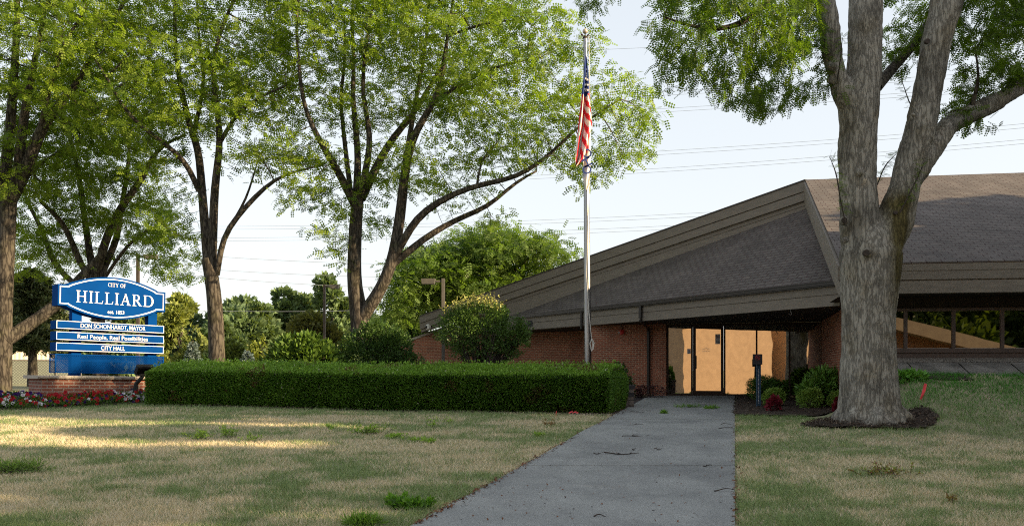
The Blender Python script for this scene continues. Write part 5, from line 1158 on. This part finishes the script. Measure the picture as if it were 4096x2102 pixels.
b0 = q(2058, 1003, 23.4); bush("leafy_shrub", "bright broad-leaved shrub against the side wall left of the big trunk", gr(b0.x, 23.4),
     [(.1, 0, .50, .50, .45, .46), (.5, 0, .5, .45, .5, .46), (-.25, -.1, .42, .34, .35, .40), (.8, .1, .62, .32, .35, .32), (.15, 0, .78, .38, .35, .26)], 2600, .155, .055, (.075, .18, .03), (.22, .40, .08), 304, stems=9, thr=.28)
for qx, qy, Y, r, s, lab in ((1946, 1006, 23.3, .31, 305, "bright round boxwood behind the red foliage plant by the sign post"), (2038, 1019, 22.6, .33, 306, "small ball boxwood alone in the mulch bed in front of the leafy shrub"), (2112, 1012, 22.4, .30, 307, "ball boxwood half hidden by the big trunk")):
    b0 = q(qx, qy, Y); bush("boxwood", lab, gr(b0.x, Y), [(0, 0, r * .8, r, r, r * .82), (.08, -.05, r * 1.15, r * .6, r * .6, r * .5)], 2600, .045, .03, (.10, .19, .03), (.27, .40, .08), s, "shrub", 6, group="boxwoods in the entrance bed", thr=.22)
b0 = q(1925, 985, 25.8); bush("yew_shrub", "spiky dark green yew behind the sign post beside the glass", gr(b0.x, 25.8), [(0, 0, .36, .55, .45, .36), (.35, .1, .3, .35, .35, .3)], 2600, .09, .022, (.04, .10, .02), (.10, .21, .035), 308, thr=.25)
for qx, qy, Y, r, s, lab in ((1948, 1026, 21.5, .17, 309, "dark red ruffled plant at the mulch bed edge nearest the path"), (2112, 1028, 20.8, .15, 310, "dark red ruffled plant tucked against the left of the big trunk")):
    b0 = q(qx, qy, Y); bush("red_foliage_plant", lab, gr(b0.x, Y), [(0, 0, .16, r, r, .17), (0, 0, .28, r * .7, r * .6, .12)], 420, .075, .06, (.09, .010, .018), (.22, .025, .045), s, "plant", 6, group="red foliage plants", trunk_r=.008, thr=.2)
b0 = q(1632, 1000, 27.6); bush("barberry_shrub", "low purple barberry at the foot of the downspout", gr(b0.x, 27.6), [(0, 0, .2, .6, .35, .2), (-.5, 0, .15, .4, .3, .16)], 1500, .05, .03, (.03, .012, .018), (.07, .03, .035), 311, trunk_r=.012)
b0 = q(1603, 905, 26.0); bush("dark_bush", "dark leafy bush peeking over the right end of the hedge", (3.0, 23.9), [(0, 0, .75, .35, .35, .45), (.1, 0, .4, .35, .35, .4)], 1400, .08, .05, (.02, .05, .012), (.05, .09, .02), 312, trunk_r=.02)
b0 = q(2288, 985, 17.25); bush("ground_cover_clump", "patch of fresh green leaves at the foot of the concrete apron right of the trunk", gr(b0.x, 17.25), [(-.2, 0, .05, .25, .2, .09), (.1, .05, .05, .25, .2, .10)], 500, .10, .05, (.07, .19, .03), (.16, .36, .06), 313, "plant", trunk_r=.01, thr=.25)

# ------------------------------------------------------------------ lamps, wires, fence, shed
def lamp(qx, qtop, Y, side, hw, name, label, col='pole'):
    t = q(qx, qtop, Y); gz = ground(t.x, Y); root = thing(name, label, "lamp post", (t.x, Y, gz), "parking lot lamps")
    mb = MB(); mb.box(t.x - .07, t.x + .07, Y - .07, Y + .07, gz - .1, t.z); mb.build("pole", M[col], root)
    mb = MB(); a = t.x + side * .071; b = t.x + side * .35; mb.box(min(a, b), max(a, b), Y - .04, Y + .04, t.z - .16, t.z - .08); mb.build("arm", M[col], root)
    mb = MB(); a = t.x + side * .351; b = t.x + side * (.351 + hw); x0, x1 = min(a, b), max(a, b); z0, z1 = t.z - .25, t.z - .02
    mb.hexa([Vector(v) for v in ((x0 + .03, Y - .2, z0), (x1 - .03, Y - .2, z0), (x1 - .03, Y + .2, z0), (x0 + .03, Y + .2, z0), (x0, Y - .22, z1), (x1, Y - .22, z1), (x1, Y + .22, z1), (x0, Y + .22, z1))]); mb.build("lamp_head", M['lamphead'], root)
lamp(347, 639, 44, 1, .62, "street_lamp", "slim brown lamp post rising behind the blue sign")
lamp(816, 715, 52, 1, .55, "street_lamp", "brown lamp post in front of the far trees between the two middle locusts")
lamp(1115, 700, 38, -1, .62, "street_lamp", "dark lamp post behind the roof tip with its lamp pointing left", 'lamphead')
def wire(pts, gap, label, r=.017):
    """pair of cables through traced points; pts (qx, qy, Y)"""
    P = [np.array(q(*a)) for a in pts]; ts = np.linspace(0, 1, len(P)); tt = np.linspace(0, 1, 40); dg = min(len(P) - 1, 2)
    C = np.stack([np.polyval(np.polyfit(ts, [a[k] for a in P], dg), tt) for k in range(3)], 1); ch = []
    for g in ([0, gap] if gap else [0]): ch.append((C + np.array([0, 0, -g]), np.full(40, r), 4))
    V, Fc = np_tubes(ch); o = link("power_line", np_mesh("power_line", V, Fc), M['wire'], origin=C[0]); tag(o, label, "power line", "power lines")
wire([(300, 566, 135), (900, 575, 122), (1480, 544, 110), (1840, 521, 104), (2700, 470, 92)], .45, "pair of cables just above the porch roof slope, second lowest pair on the right")
wire([(300, 598, 135), (900, 598, 122), (1480, 574, 110), (1800, 556, 104), (2700, 500, 92)], .45, "lowest pair of cables right of the flagpole, touching the roof slope")
wire([(1100, 408, 120), (1600, 384, 110), (2100, 350, 100), (2700, 300, 90)], .45, "pair of cables crossing the pole just below the stars and stripes flag's upper half")
wire([(1100, 452, 120), (1500, 432, 110), (2110, 393, 100), (2700, 338, 90)], .45, "pair of cables crossing the pole at the pale flag")
wire([(1300, 250, 120), (1700, 228, 110), (2100, 208, 100), (2700, 168, 90)], .45, "pair of cables right of the flag at the height of its blue field")
wire([(1300, 294, 120), (1700, 272, 110), (2100, 245, 100), (2700, 205, 90)], .45, "pair of cables right of the flag at the height of its red stripes")
wire([(1100, 140, 120), (1500, 125, 110), (1650, 119, 104), (2700, 70, 90)], 0, "single high cable just below the ball of the flagpole")
wire([(400, 634, 70), (700, 655, 70), (950, 662, 70), (1150, 660, 70)], 0, "thin single cable, highest of the three crossing left of the twin trunks", .014)
wire([(400, 668, 70), (700, 688, 70), (950, 695, 70), (1150, 694, 70)], 0, "thin single cable, middle of the three crossing left of the twin trunks", .014)
wire([(400, 684, 70), (700, 712, 70), (950, 720, 70), (1150, 720, 70)], 0, "thin single cable, lowest of the three crossing left of the twin trunks", .014)
wire([(400, 778, 75), (700, 785, 75), (950, 776, 75), (1150, 765, 75)], 0, "pale cable low in front of the far trees", .014)

m, t, b = nmat("ribbed beige siding"); b.inputs['Roughness'].default_value = .55
tc = t.nodes.new("ShaderNodeTexCoord"); wv = t.nodes.new("ShaderNodeTexWave"); wv.bands_direction = 'X'; wv.inputs['Scale'].default_value = 1.05; t.links.new(tc.outputs['UV'], wv.inputs[0])
rr = ramp(t, (.30, .26, .22), (.52, .46, .39), .05, .3); t.links.new(wv.outputs[0], rr.inputs[0]); t.links.new(rr.outputs[0], b.inputs['Base Color'])
bp = t.nodes.new("ShaderNodeBump"); bp.inputs['Distance'].default_value = .05; t.links.new(wv.outputs[0], bp.inputs['Height']); t.links.new(bp.outputs[0], b.inputs['Normal']); M['siding'] = m
a = q(-260, 940, 58); c = q(185, 940, 66); z1 = q(100, 868, 60).z; shed = thing("metal_shed", "beige ribbed metal shed behind the chain link fence", "shed", (a.x, 58, ground(a.x, 58)))
mb = MB(); d = Vector((c.x - a.x, 8, 0)).normalized(); n = (d.y, -d.x); mb.slab((a.x, 58), (c.x, 66), n, 0, -8, .2, z1); mb.build("wall", M['siding'], shed)
mb = MB(); mb.slab((a.x - .3, 58), (c.x + .3, 66), n, .3, -8.3, z1 + .002, z1 + .25); mb.build("roof", M['siding'], shed)
def fencemat():
    m, t, b = nmat("chain link with screen cloth"); b.inputs['Roughness'].default_value = .8
    tc = t.nodes.new("ShaderNodeTexCoord"); mp = t.nodes.new("ShaderNodeMapping"); mp.inputs['Rotation'].default_value = (0, 0, math.radians(45)); mp.inputs['Scale'].default_value = (9, 9, 9); t.links.new(tc.outputs['UV'], mp.inputs[0])
    bt = t.nodes.new("ShaderNodeTexBrick"); bt.offset = 0; bt.inputs['Scale'].default_value = 1; bt.inputs['Brick Width'].default_value = 1; bt.inputs['Row Height'].default_value = 1; bt.inputs['Mortar Size'].default_value = .12
    bt.inputs['Color1'].default_value = (.14, .16, .13, 1); bt.inputs['Color2'].default_value = (.12, .14, .115, 1); bt.inputs['Mortar'].default_value = (.05, .05, .05, 1)
    t.links.new(mp.outputs[0], bt.inputs[0]); t.links.new(bt.outputs[0], b.inputs['Base Color']); return m
M['fence'] = fencemat()
a = q(-200, 940, 46); c = q(205, 940, 50); fz1 = q(100, 905, 48).z
fn_ = thing("chain_link_fence", "chain link fence with green screen cloth behind the old pine", "fence", (a.x, 46, ground(a.x, 46)))
mb = MB(); mb.slab((a.x, 46), (c.x, 50), (0.1, -1), 0, -.02, .4, fz1); mb.build("mesh_panel", M['fence'], fn_)
mb = MB(); mb.tube([Vector((a.x, 45.98, fz1)), Vector((c.x, 49.98, fz1))], .035, 6); mb.build("top_rail", M['lamphead'], fn_)
for k in range(7):
    v = Vector((a.x, 45.95, 0)).lerp(Vector((c.x, 49.95, 0)), k / 6); mb = MB(); mb.tube([v + Vector((0, 0, .3)), v + Vector((0, 0, fz1 + .08))], .04, 6); mb.build("fence_post", M['lamphead'], fn_)

# ------------------------------------------------------------------ entrance bits
s = p(3034, 1628, 23.1); sz = ground(s.x, 23.1); st = zat(3034, 1415, 23.1); sp = thing("no_smoking_sign", "small dark no smoking sign on a perforated blue post by the path", "sign", (s.x, 23.1, sz))
mb = MB(); zt = zat(3034, 1457, 23.1); hw = .058
for k, (o0, o1) in enumerate(((-hw, -hw + .022), (hw - .022, hw))): mb.box(s.x + o0, s.x + o1, 23.07, 23.13, sz - .1, zt + .1)
mb.box(s.x - hw + .0221, s.x + hw - .0221, 23.10, 23.13, sz - .1, zt + .1); mb.build("post", M['postblue'], sp)
mb = MB()
for k in range(26): z = sz + .12 + k * .036; mb.face([Vector((s.x - .011, 23.097, z)), Vector((s.x + .011, 23.097, z)), Vector((s.x + .011, 23.097, z + .018)), Vector((s.x - .011, 23.097, z + .018))])
mb.build("bolt_holes", M['paper'], sp)
mb = MB(); px0, px1 = p(3011, 1436, 23.05), p(3049, 1436, 23.05); mb.box(px0.x, px1.x, 23.04, 23.06, zt, st); mb.build("plate", M['plate'], sp)
no_smoking(sp, lambda x, y, z: Vector(((px0.x + px1.x) / 2 + x, 23.034 + y, zt + (st - zt) * .66 + z)), .068, M['signred'], M['signred'])
mb = MB()
for k in range(2): mb.box(px0.x + .04, px1.x - .04, 23.036, 23.0385, zt + .035 + .035 * k, zt + .047 + .035 * k)
mb.build("print_lines", M['ink'], sp)
pz = ground(3.15, 23.1); pil = thing("stone_pillar", "short block pillar with a dark cap at the right end of the hedge", "pillar", (3.15, 23.15, pz))
mb = MB(); mb.box(2.86, 3.30, 22.98, 23.42, pz - .1, pz + .30); mb.box(2.86, 3.30, 22.98, 23.42, pz + .401, pz + .52); mb.build("block_body", M['block'], pil)
mb = MB(); mb.box(2.855, 3.305, 22.975, 23.425, pz + .30, pz + .40); mb.box(2.83, 3.33, 22.95, 23.45, pz + .521, pz + .61); mb.build("cap", M['plate'], pil)
s = p(3690, 1580, 16.2); gz = ground(s.x, 16.2); zt = s.z + .06
mf = thing("marker_flag", "small bright red marker tape sticking out of the right lawn", "marker", (s.x, 16.2, gz))
mb = MB(); mb.tube([Vector((s.x - .03, 16.2, gz - .02)), Vector((s.x + .02, 16.2, zt + .1))], .006, 5); mb.build("stake", M['pink'], mf)
mb = MB(); a = Vector((s.x + .045, 16.18, zt + .16)); mb.face([a + Vector((-.11, 0, -.30)), a + Vector((-.05, .01, -.27)), a + Vector((.0, -.02, -.12)), a + Vector((-.05, .01, -.12))]); mb.face([a + Vector((-.05, .01, -.12)), a + Vector((.0, -.02, -.12)), a + Vector((.03, .0, .0)), a + Vector((-.02, .01, .01))]); mb.build("tape", M['pink'], mf)
s = p(2288, 1640, 20.6); gz = ground(s.x, 20.35)
mb = MB(); c = Vector((s.x, 20.42, gz + .05))
for k in range(5): d = Vector((-.09 + .045 * k, .02 * math.sin(k), .02 * (k % 2))); mb.face([c + d, c + d + Vector((.045, -.01, .01)), c + d + Vector((.05, .03, .03)), c + d + Vector((.0, .03, .02))])
tag(mb.build("wrapper", M['pink'], origin=c), "crumpled bright red scrap in the mulch at the foot of the hedge", "litter")
s = p(2222, 1642, 20.3); gz = ground(s.x, 20.1); mb = MB(); mb.tube([Vector((s.x, 20.1, gz)), Vector((s.x + .01, 20.1, gz + .13))], .008, 5)
tag(mb.build("marker_stub", M['pink'], origin=(s.x, 20.1, gz)), "short red stub standing in the grass left of the red scrap", "marker")

# twigs and dead leaves on the path
def twig(px, py, ln, ang, label, seed, forks=2, r=.0075):
    rg = np.random.default_rng(seed); Y = F * 1.58 / (py - 1393); v = p(px, py, Y); gz = ground(v.x, Y) + .034; d = np.array([math.cos(ang), math.sin(ang), 0]); o = np.array([v.x, Y, gz]); s_ = np.array([-d[1], d[0], 0])
    P = np.array([o + d * ln * (t - .5) + s_ * .04 * ln * math.sin(7 * t + seed) + np.array([0, 0, .012 * math.sin(5 * t + seed) + .008]) for t in np.linspace(0, 1, 12)]); ch = [(P, np.linspace(r, r * .4, 12), 5)]
    for k in range(forks):
        i = 2 + (k * 4 + seed) % 8; e = P[i] + d * ln * .18 * rg.uniform(.3, 1) + s_ * ln * .22 * rg.choice([-1, 1]) * rg.uniform(.5, 1) + np.array([0, 0, .02]); ch.append((np.array([P[i], (P[i] + e) / 2 + np.array([0, 0, .01]), e]), np.array([r * .7, r * .6, r * .3]), 4))
    V, Fc = np_tubes(ch); o_ = link("twig", np_mesh("twig", V, Fc), M['twig'], origin=o); tag(o_, label, "twig", "twigs fallen on the path")
for k, a in enumerate(((2560, 1748, .66, .25, "long forked twig with a bushy end across the middle of the path", 1, 3), (2487, 1817, .52, -.08, "dark thick twig with a hooked left end on the path", 2, 2, .011), (2395, 1816, .16, -.3, "short twig left of the hooked dark twig", 3, 1), (2540, 1701, .34, .2, "thin twig just below the dark slab joint, left half of the path", 4, 2), (2905, 1718, .30, 0, "straight short twig near the right path edge under the joint", 5, 0), (2905, 1700, .22, .1, "short dark twig touching the right edge at the joint", 6, 1), (2548, 1650, .36, -.3, "twig by the pillar side of the path", 7, 2), (2634, 1799, .14, .4, "curled bit of twig in the right middle of the path", 8, 2), (2536, 1800, .12, 1.0, "small knot of twigs right of the hooked dark twig", 9, 3), (2830, 1866, .12, -.5, "tiny twig by the right path edge, mid length", 10, 1), (2898, 1964, .24, .05, "twig sticking in from the right lawn edge, nearest large slab", 11, 0), (2400, 2069, .0 + .12, .1, "short stick near the left path edge closest to the viewer", 12, 0))): twig(*a)
rg = np.random.default_rng(77)
def dead_leaves(name, label, pts, size=.05, mat='deadleaf', cat_="leaves"):
    P = np.array([[*(lambda v: (v.x, v.y))(p(a, b, F * 1.58 / (b - 1393)))] for a, b in pts]); P = np.column_stack([P, ground_np(P[:, 0], P[:, 1]) + .032])
    V, Fc, _ = leaf_quads(rg, P, np.full(len(P), size), np.full(len(P), size * .6), dirs=np.column_stack([rg.normal(size=(len(P), 2)), np.full(len(P), .15)]), up=np.tile([0, 0, 2.5], (len(P), 1)))
    tag(link(name, np_mesh(name, V, Fc), M[mat], origin=P[0]), label, cat_, kind="stuff")
dead_leaves("dead_leaves", "scattered small brown leaves and bark bits over the grey path", [(a, b) for a, b in ((rg.uniform(1700, 2935), rg.uniform(1610, 2095)) for _ in range(330)) if a > 2450 - (b - 1678) * 1.807], .034)
dead_leaves("edge_litter", "line of tan dead grass and leaves along both path edges", [(2430 - (b - 1678) * 1.807 + rg.normal() * 9 - 4, b) for b in rg.uniform(1640, 2100, 520)] + [(2940 + rg.normal() * 6, b) for b in rg.uniform(1640, 2100, 160)], .045, 'deadleaf')

def chips():
    rg = np.random.default_rng(91); out = []
    for poly, n in ((ring, 2600), (BED_R, 2600), ([(-9.5, 23.35), (2.4, 20.25), (2.6, 20.65), (-9.4, 23.75)], 2200)):
        poly = np.array(poly); c = poly.mean(0); lo, hi = poly.min(0) - .15, poly.max(0) + .15; P = lo + (hi - lo) * rg.random((n * 3, 2)); k = inside(P[:, 0], P[:, 1], c + (poly - c) * 1.03); out.append(P[k][:n])
    P = np.concatenate(out); z = ground_np(P[:, 0], P[:, 1]) + .035; r = np.hypot(P[:, 0] - TREE[0], P[:, 1] - TREE[1]) < 1.5; z[r] += hump(P[r, 0], P[r, 1]) + .004
    P = np.column_stack([P, z]); n = len(P); V, Fc, C = leaf_quads(rg, P, np.full(n, .055), np.full(n, .022), dirs=np.column_stack([rg.normal(size=(n, 2)), rg.random(n) * .5]), up=np.tile([0, 0, 1.5], (n, 1)), col=mixcol(rg, n, (.03, .022, .017), (.22, .165, .12), .2, rg.random(n) ** 2.2))
    tag(link("bark_chips", np_mesh("bark_chips", V, Fc, C), M['petal'], origin=P[0]), "loose dark bark chips around the big trunk, in the entrance bed and under the hedge", "mulch", kind="stuff")
chips()

# weeds in the lawn
def weed(px, py, w, h, n, name, label, seed, c1=(.20, .33, .06), c2=(.40, .54, .13), L=.055, W=.013, upr=.9, group=None, catn="weed"):
    rg = np.random.default_rng(seed); Y = F * 1.6 / (py - 1393); v = p(px, py, Y); x = v.x; gz = ground(x, Y); wm, hm = w * Y / F, h * Y / F; ch = []; P = []; D = []
    for k in range(n):
        a = rg.uniform(0, 2 * math.pi); d = np.array([math.cos(a) * wm * .5, math.sin(a) * wm * .35, hm * rg.uniform(.4, 1)]) * np.array([rg.uniform(.3, 1), rg.uniform(.3, 1), 1]); o = np.array([x + rg.normal() * wm * .22, Y + rg.normal() * wm * .16, gz])
        T_ = np.linspace(0, 1, 5)[:, None]; C = o + d * T_ + np.array([0, 0, -.25 * hm]) * T_ ** 3; ch.append((C, np.linspace(.004, .0018, 5), 3)); m = 12; t = rg.uniform(.15, 1, (m, 1)); P.append(o + d * t + np.array([0, 0, -.25 * hm]) * t ** 3); D.append(rand_dirs(rg, m, .3) + d / np.linalg.norm(d) * .5)
    P = np.concatenate(P); D = np.concatenate(D); Vt, Ft = np_tubes(ch); root = thing(name, label, catn, (x, Y, gz), group)
    col = mixcol(rg, len(P), c1, c2, .2); link("stems", np_mesh("stems", Vt, Ft), M['twig'], root); V, Fc, C = leaf_quads(rg, P, np.full(len(P), L), np.full(len(P), W), dirs=D, col=col); link("leaves", np_mesh("leaves", V, Fc, C), M['leaf'], root)
for k, a in enumerate(((1475, 1738, 110, 62, 60, "weed", "largest bushy green weed in the left lawn"), (1585, 1752, 66, 26, 34, "weed", "low green weed just right of the largest weed"), (1735, 1710, 60, 66, 12, "weed", "thin upright weed in the middle of the left lawn, below the hedge"), (1715, 1770, 44, 22, 20, "weed", "small low green weed in line below the thin upright weed"), (1672, 1765, 60, 24, 16, "weed", "sparse weed between the low weed and the small round one"), (910, 1755, 66, 76, 24, "weed", "feathery upright green weed in the lit part of the left lawn"), (795, 1762, 90, 60, 28, "weed", "spreading feathery weed left of the upright one in the lit lawn"), (1005, 1770, 60, 52, 14, "weed", "sparse thin weed right of the feathery upright weed"), (1325, 1720, 50, 30, 12, "weed", "small thin weed left of the largest weed, nearer the hedge"), (2155, 1745, 34, 22, 16, "weed", "bright little weed in the left lawn nearest to the path"), (1790, 1690, 40, 34, 8, "weed", "faint thin weed below the middle of the hedge"))): weed(*a[:4], int(a[4] * .75), *a[5:], 400 + k)
weed(2200, 1702, 62, 36, 9, "red_weed", "reddish dry weed in the left lawn between the hedge and the path", 420, (.22, .11, .06), (.34, .22, .12))
weed(3550, 1902, 210, 66, 26, "red_weed", "reddish green weed in the middle of the right lawn", 421, (.26, .10, .09), (.26, .34, .09), .05, .014)
weed(3810, 2010, 50, 40, 5, "red_weed", "tiny reddish weed in the right lawn near the photo edge", 422, (.26, .12, .09), (.3, .26, .1))
weed(60, 1885, 190, 62, 90, "grass_clump", "dark green grass clump at the left photo edge", 423, (.12, .20, .06), (.24, .33, .11), .12, .008, catn="grass")
weed(1650, 2035, 130, 60, 50, "weed", "dark leafy weed beside the left path edge closest to the viewer", 424, (.08, .18, .03), (.18, .32, .06), .07, .035)
weed(1450, 2105, 110, 46, 70, "grass_clump", "bright grass clump at the bottom photo edge left of the path", 425, (.11, .2, .04), (.22, .33, .08), .10, .009, catn="grass")
for k, (a, b, w, lab) in enumerate(((2748, 1629, 120, "flat strip of fresh grass sprigs lying on the path before the door"), (2845, 1636, 56, "little pile of green leaf sprig right of the grass strip on the path"), (2655, 1656, 22, "tiny green sprig on the path left of the grass strip"))):
    weed(a, b, w, 14, 22, "grass_sprig", lab, 430 + k, (.10, .22, .04), (.22, .36, .08), .10, .012, catn="sprig")

# ------------------------------------------------------------------ lawn grass
def lawn():
    rg = np.random.default_rng(55); Ps = []
    def zone(y0, y1, x0f, x1f, dens):
        n = int(dens * (y1 - y0) * (x1f((y0 + y1) / 2) - x0f((y0 + y1) / 2))); Y = rg.uniform(y0, y1, n); X = rg.random(n); lo, hi = x0f(Y), x1f(Y); return np.column_stack([lo + (hi - lo) * X, Y])
    lo, hi = (lambda y: -.625 * y - 3.5), (lambda y: .63 * y + 3.5)
    for y0, y1, d in ((5.6, 8, 5200), (8, 10, 3300), (10, 13, 2000), (13, 17, 1300), (17, 22, 800), (22, 27, 480)): Ps.append(zone(y0, y1, lo, hi, d))
    Ps.append(zone(27, 34, lambda y: -.66 * y, lambda y: -.40 * y, 200))
    P = np.concatenate(Ps); X, Y = P[:, 0], P[:, 1]
    ok = ~((X > path_l(Y) + .02 + .05 * (vnoise(np.column_stack([Y * 5, Y * 0, Y * 0]), 2) - .8)) & (X < path_r(Y) - .02 + .05 * vnoise(np.column_stack([Y * 5, Y * 0 + 7, Y * 0]), 3)))
    hp_ = np.array(HEDGE); ok &= ~inside(X, Y, [(-10.4, 23.8), (2.45, 20.5), (3.4, 22.9), (-9.7, 26)]) & ~inside(X, Y, BED_R) & ~inside(X, Y, ring)
    ok &= ~((Y > 22.5) & (X > path_l(Y) - 6) & (X < path_r(Y))) & ~inside(X, Y, [sgn(-2.8, -1.6), sgn(-2.4, 1.85), sgn(3.6, 1.3), sgn(3.8, -4), sgn(-.4, -4)])
    ok &= ~((X > 6.8) & (Y > 18.3 - (X - 8) * .153 - .1)) & ~((X > 2.5) & (X < 9) & (Y > 21.5)) & ~((X > -9) & (X < 2.6) & (Y > 20.6 - (X - 2.3) * .254))
    P = P[ok]; X, Y = P[:, 0], P[:, 1]; n = len(P); Z = ground_np(X, Y)
    pat = fbm(np.column_stack([X * .55 + Y * .1, Y * .8, X * 0]), 41, 3); fine = fbm(np.column_stack([X * 2.4, Y * 2.8, X * 0]), 43, 3)
    green = .61 + 2.2 * (pat - .5) + 1.5 * (fine - .5)
    green = green - .10 + .45 * sstep(20.2, 21.2, Y + .255 * X * (X < 2)) * (X < 1) + .75 * sstep(14.5, 17.3, Y) * sstep(6.2, 8.0, X) + .30 * sstep(20.0, 22.5, Y) * (X < -6) - .15 * ((X < -1) & (Y > 11) & (Y < 20)) + .12 * (X > path_r(Y)) * (Y > 12)
    near_edge = np.exp(-np.abs(X - path_l(Y)) / .12); green -= .25 * near_edge
    isg = rg.random(n) < np.clip(green, .06, .97)
    t = rg.random((n, 1)); straw = np.array([.74, .64, .47]) * (1 - t) + np.array([.50, .43, .30]) * t; gcol = np.array([.12, .20, .075]) * (1 - t) + np.array([.30, .37, .165]) * t
    rich = (sstep(14.5, 17, Y) * sstep(6.0, 8.0, X))[:, None]; gcol = gcol * (1 - rich) + np.array([.060, .23, .022]) * rich * (.7 + .6 * t)
    C = np.where(isg[:, None], gcol, straw) * rg.uniform(.8, 1.2, (n, 1))
    h = rg.uniform(.028, .062, n) * (1 + .5 * isg * (fine > .55)) + .03 * (isg & (rg.random(n) < .02)); h = h * (1 + .4 * rich[:, 0]); w = np.clip(.0052 + .00042 * (Y - 7), .004, .016)
    a = rg.uniform(0, 2 * math.pi, n); d = np.column_stack([np.cos(a), np.sin(a), a * 0]); lean = np.column_stack([rg.normal(size=n) * .6, rg.normal(size=n) * .6, np.ones(n)]) * h[:, None]; B = np.column_stack([X, Y, Z])
    V = np.stack([B - d * w[:, None] / 2, B + d * w[:, None] / 2, B + lean], 1)
    o = link("lawn_grass", np_mesh("lawn_grass", V.reshape(-1, 3), np.arange(3 * n).reshape(n, 3), np.repeat(C, 3, 0)), M['grass'], origin=(0, 12, ground(0, 12)))
    tag(o, "dry mown lawn with straw and green patches on both sides of the path", "grass", kind="stuff")
lawn()

# ------------------------------------------------------------------ across the road, behind the viewer: what the glass reflects
def across(name, label, a, b, depth, z, wall, roof, z_b=None, band=.7):
    d = Vector((b[0] - a[0], b[1] - a[1], 0)).normalized(); n = (-d.y, d.x); z_b = z if z_b is None else z_b
    r = thing(name, label, "building", (a[0], a[1], 0)); mb = MB(); mb.slab(a, b, n, 0, -depth, -.3, z, -.3, z_b); mb.build("wall", M[wall], r)
    mb = MB(); a2 = (a[0] - d.x * .5, a[1] - d.y * .5); b2 = (b[0] + d.x * .5, b[1] + d.y * .5); mb.slab(a2, b2, n, .5, -depth - .5, z + .002, z + band, z_b + .002, z_b + band); mb.build("roof", M[roof], r); return r
stucco = across("stucco_building", "tan stucco building across the road, seen mirrored in the entrance glass", (-8.1, -9.2), (-2.9, -16.5), 9, 6.2, 'orange', 'tanroof')
mb = MB(); mb.slab((-8.5, -8.6), (-5.4, -12.95), (.75, .66), .55, .02, 5.0, 6.1, 6.0, 6.9); mb.build("eave", M['tanroof'], stucco)
mb = MB(); mb.slab((-1.75, -17.6), (.3, -19.9), (.75, .66), 0, -3, -.3, 5.6); mb.build("side_wing", M['orange'], stucco)
across("brick_building", "low orange brick building with a sloping brown roof edge, seen mirrored in the wing windows", (9.2, -1.5), (19, -8.5), 3, 4.0, 'orangebrick', 'tanroof', 1.6, .6)
def shade_tree(label, x, y, h, r, seed, n=13000, L=.42, low=.05, group="unseen trees added to shade the lawn"):
    rng = np.random.default_rng(seed); gz = ground(x, y); E_ = []
    for k in range(11):
        t = low + (1 - low) * (k + .5) / 11; pr = math.sin(math.pi * min(1, .2 + .75 * t)) ** .6; a = k * 2.4; E_.append((np.array([x + math.cos(a) * r * pr * .45, y + math.sin(a) * r * pr * .45, gz + h * t]), r * pr * .65, r * pr * .65, max(.6, h * .13)))
    root = thing("shade_tree", label, "tree", (x, y, gz), group); ch = [(*resample([np.array([x, y, gz - .1]), np.array([x, y, gz + h * .8])], [.25, .06], .5), 8)]
    V, Fc = np_tubes(ch); link("trunk", np_mesh("trunk", V, Fc, smooth=True), M['bark'], root)
    V, Fc, C = cloud(rng, E_, n, L, L * .7, (.035, .07, .015), (.09, .13, .03), surf=.8, clump=.9, thr=.28, seed=seed); link("crown", np_mesh("crown", V, Fc, C), M['leaf_far'], root)
lab = "full leafy unseen tree added to shade the lawn"
SH = [(21, 1.0, 12, 3.8), (19, 6.6, 9.4, 3.4), (20, 10.7, 14.5, 2.7), (19.5, 14.5, 10, 3.0), (24, 16.8, 9, 3.5)]  # unseen trees, added and sized to cast shade over lawn and trunk
for k, (x, y, h, r) in enumerate(SH): shade_tree("bushy unseen tree added right of the lawn to shade it", x, y, h, r, 500 + k)
for k, (x, y, h, r) in enumerate(((-16, -22, 11, 5), (-4, -30, 12, 6), (7, -30, 13, 6), (16, -30, 12, 6), (24, -36, 13, 6), (36, -38, 13, 6))): shade_tree("tall dark tree beyond the buildings across the road, mirrored in the windows", x, y, h, r, 520 + k, 9000, .7, group="trees across the road")

for o in scene.objects:
    if "_local" in o: del o["_local"]
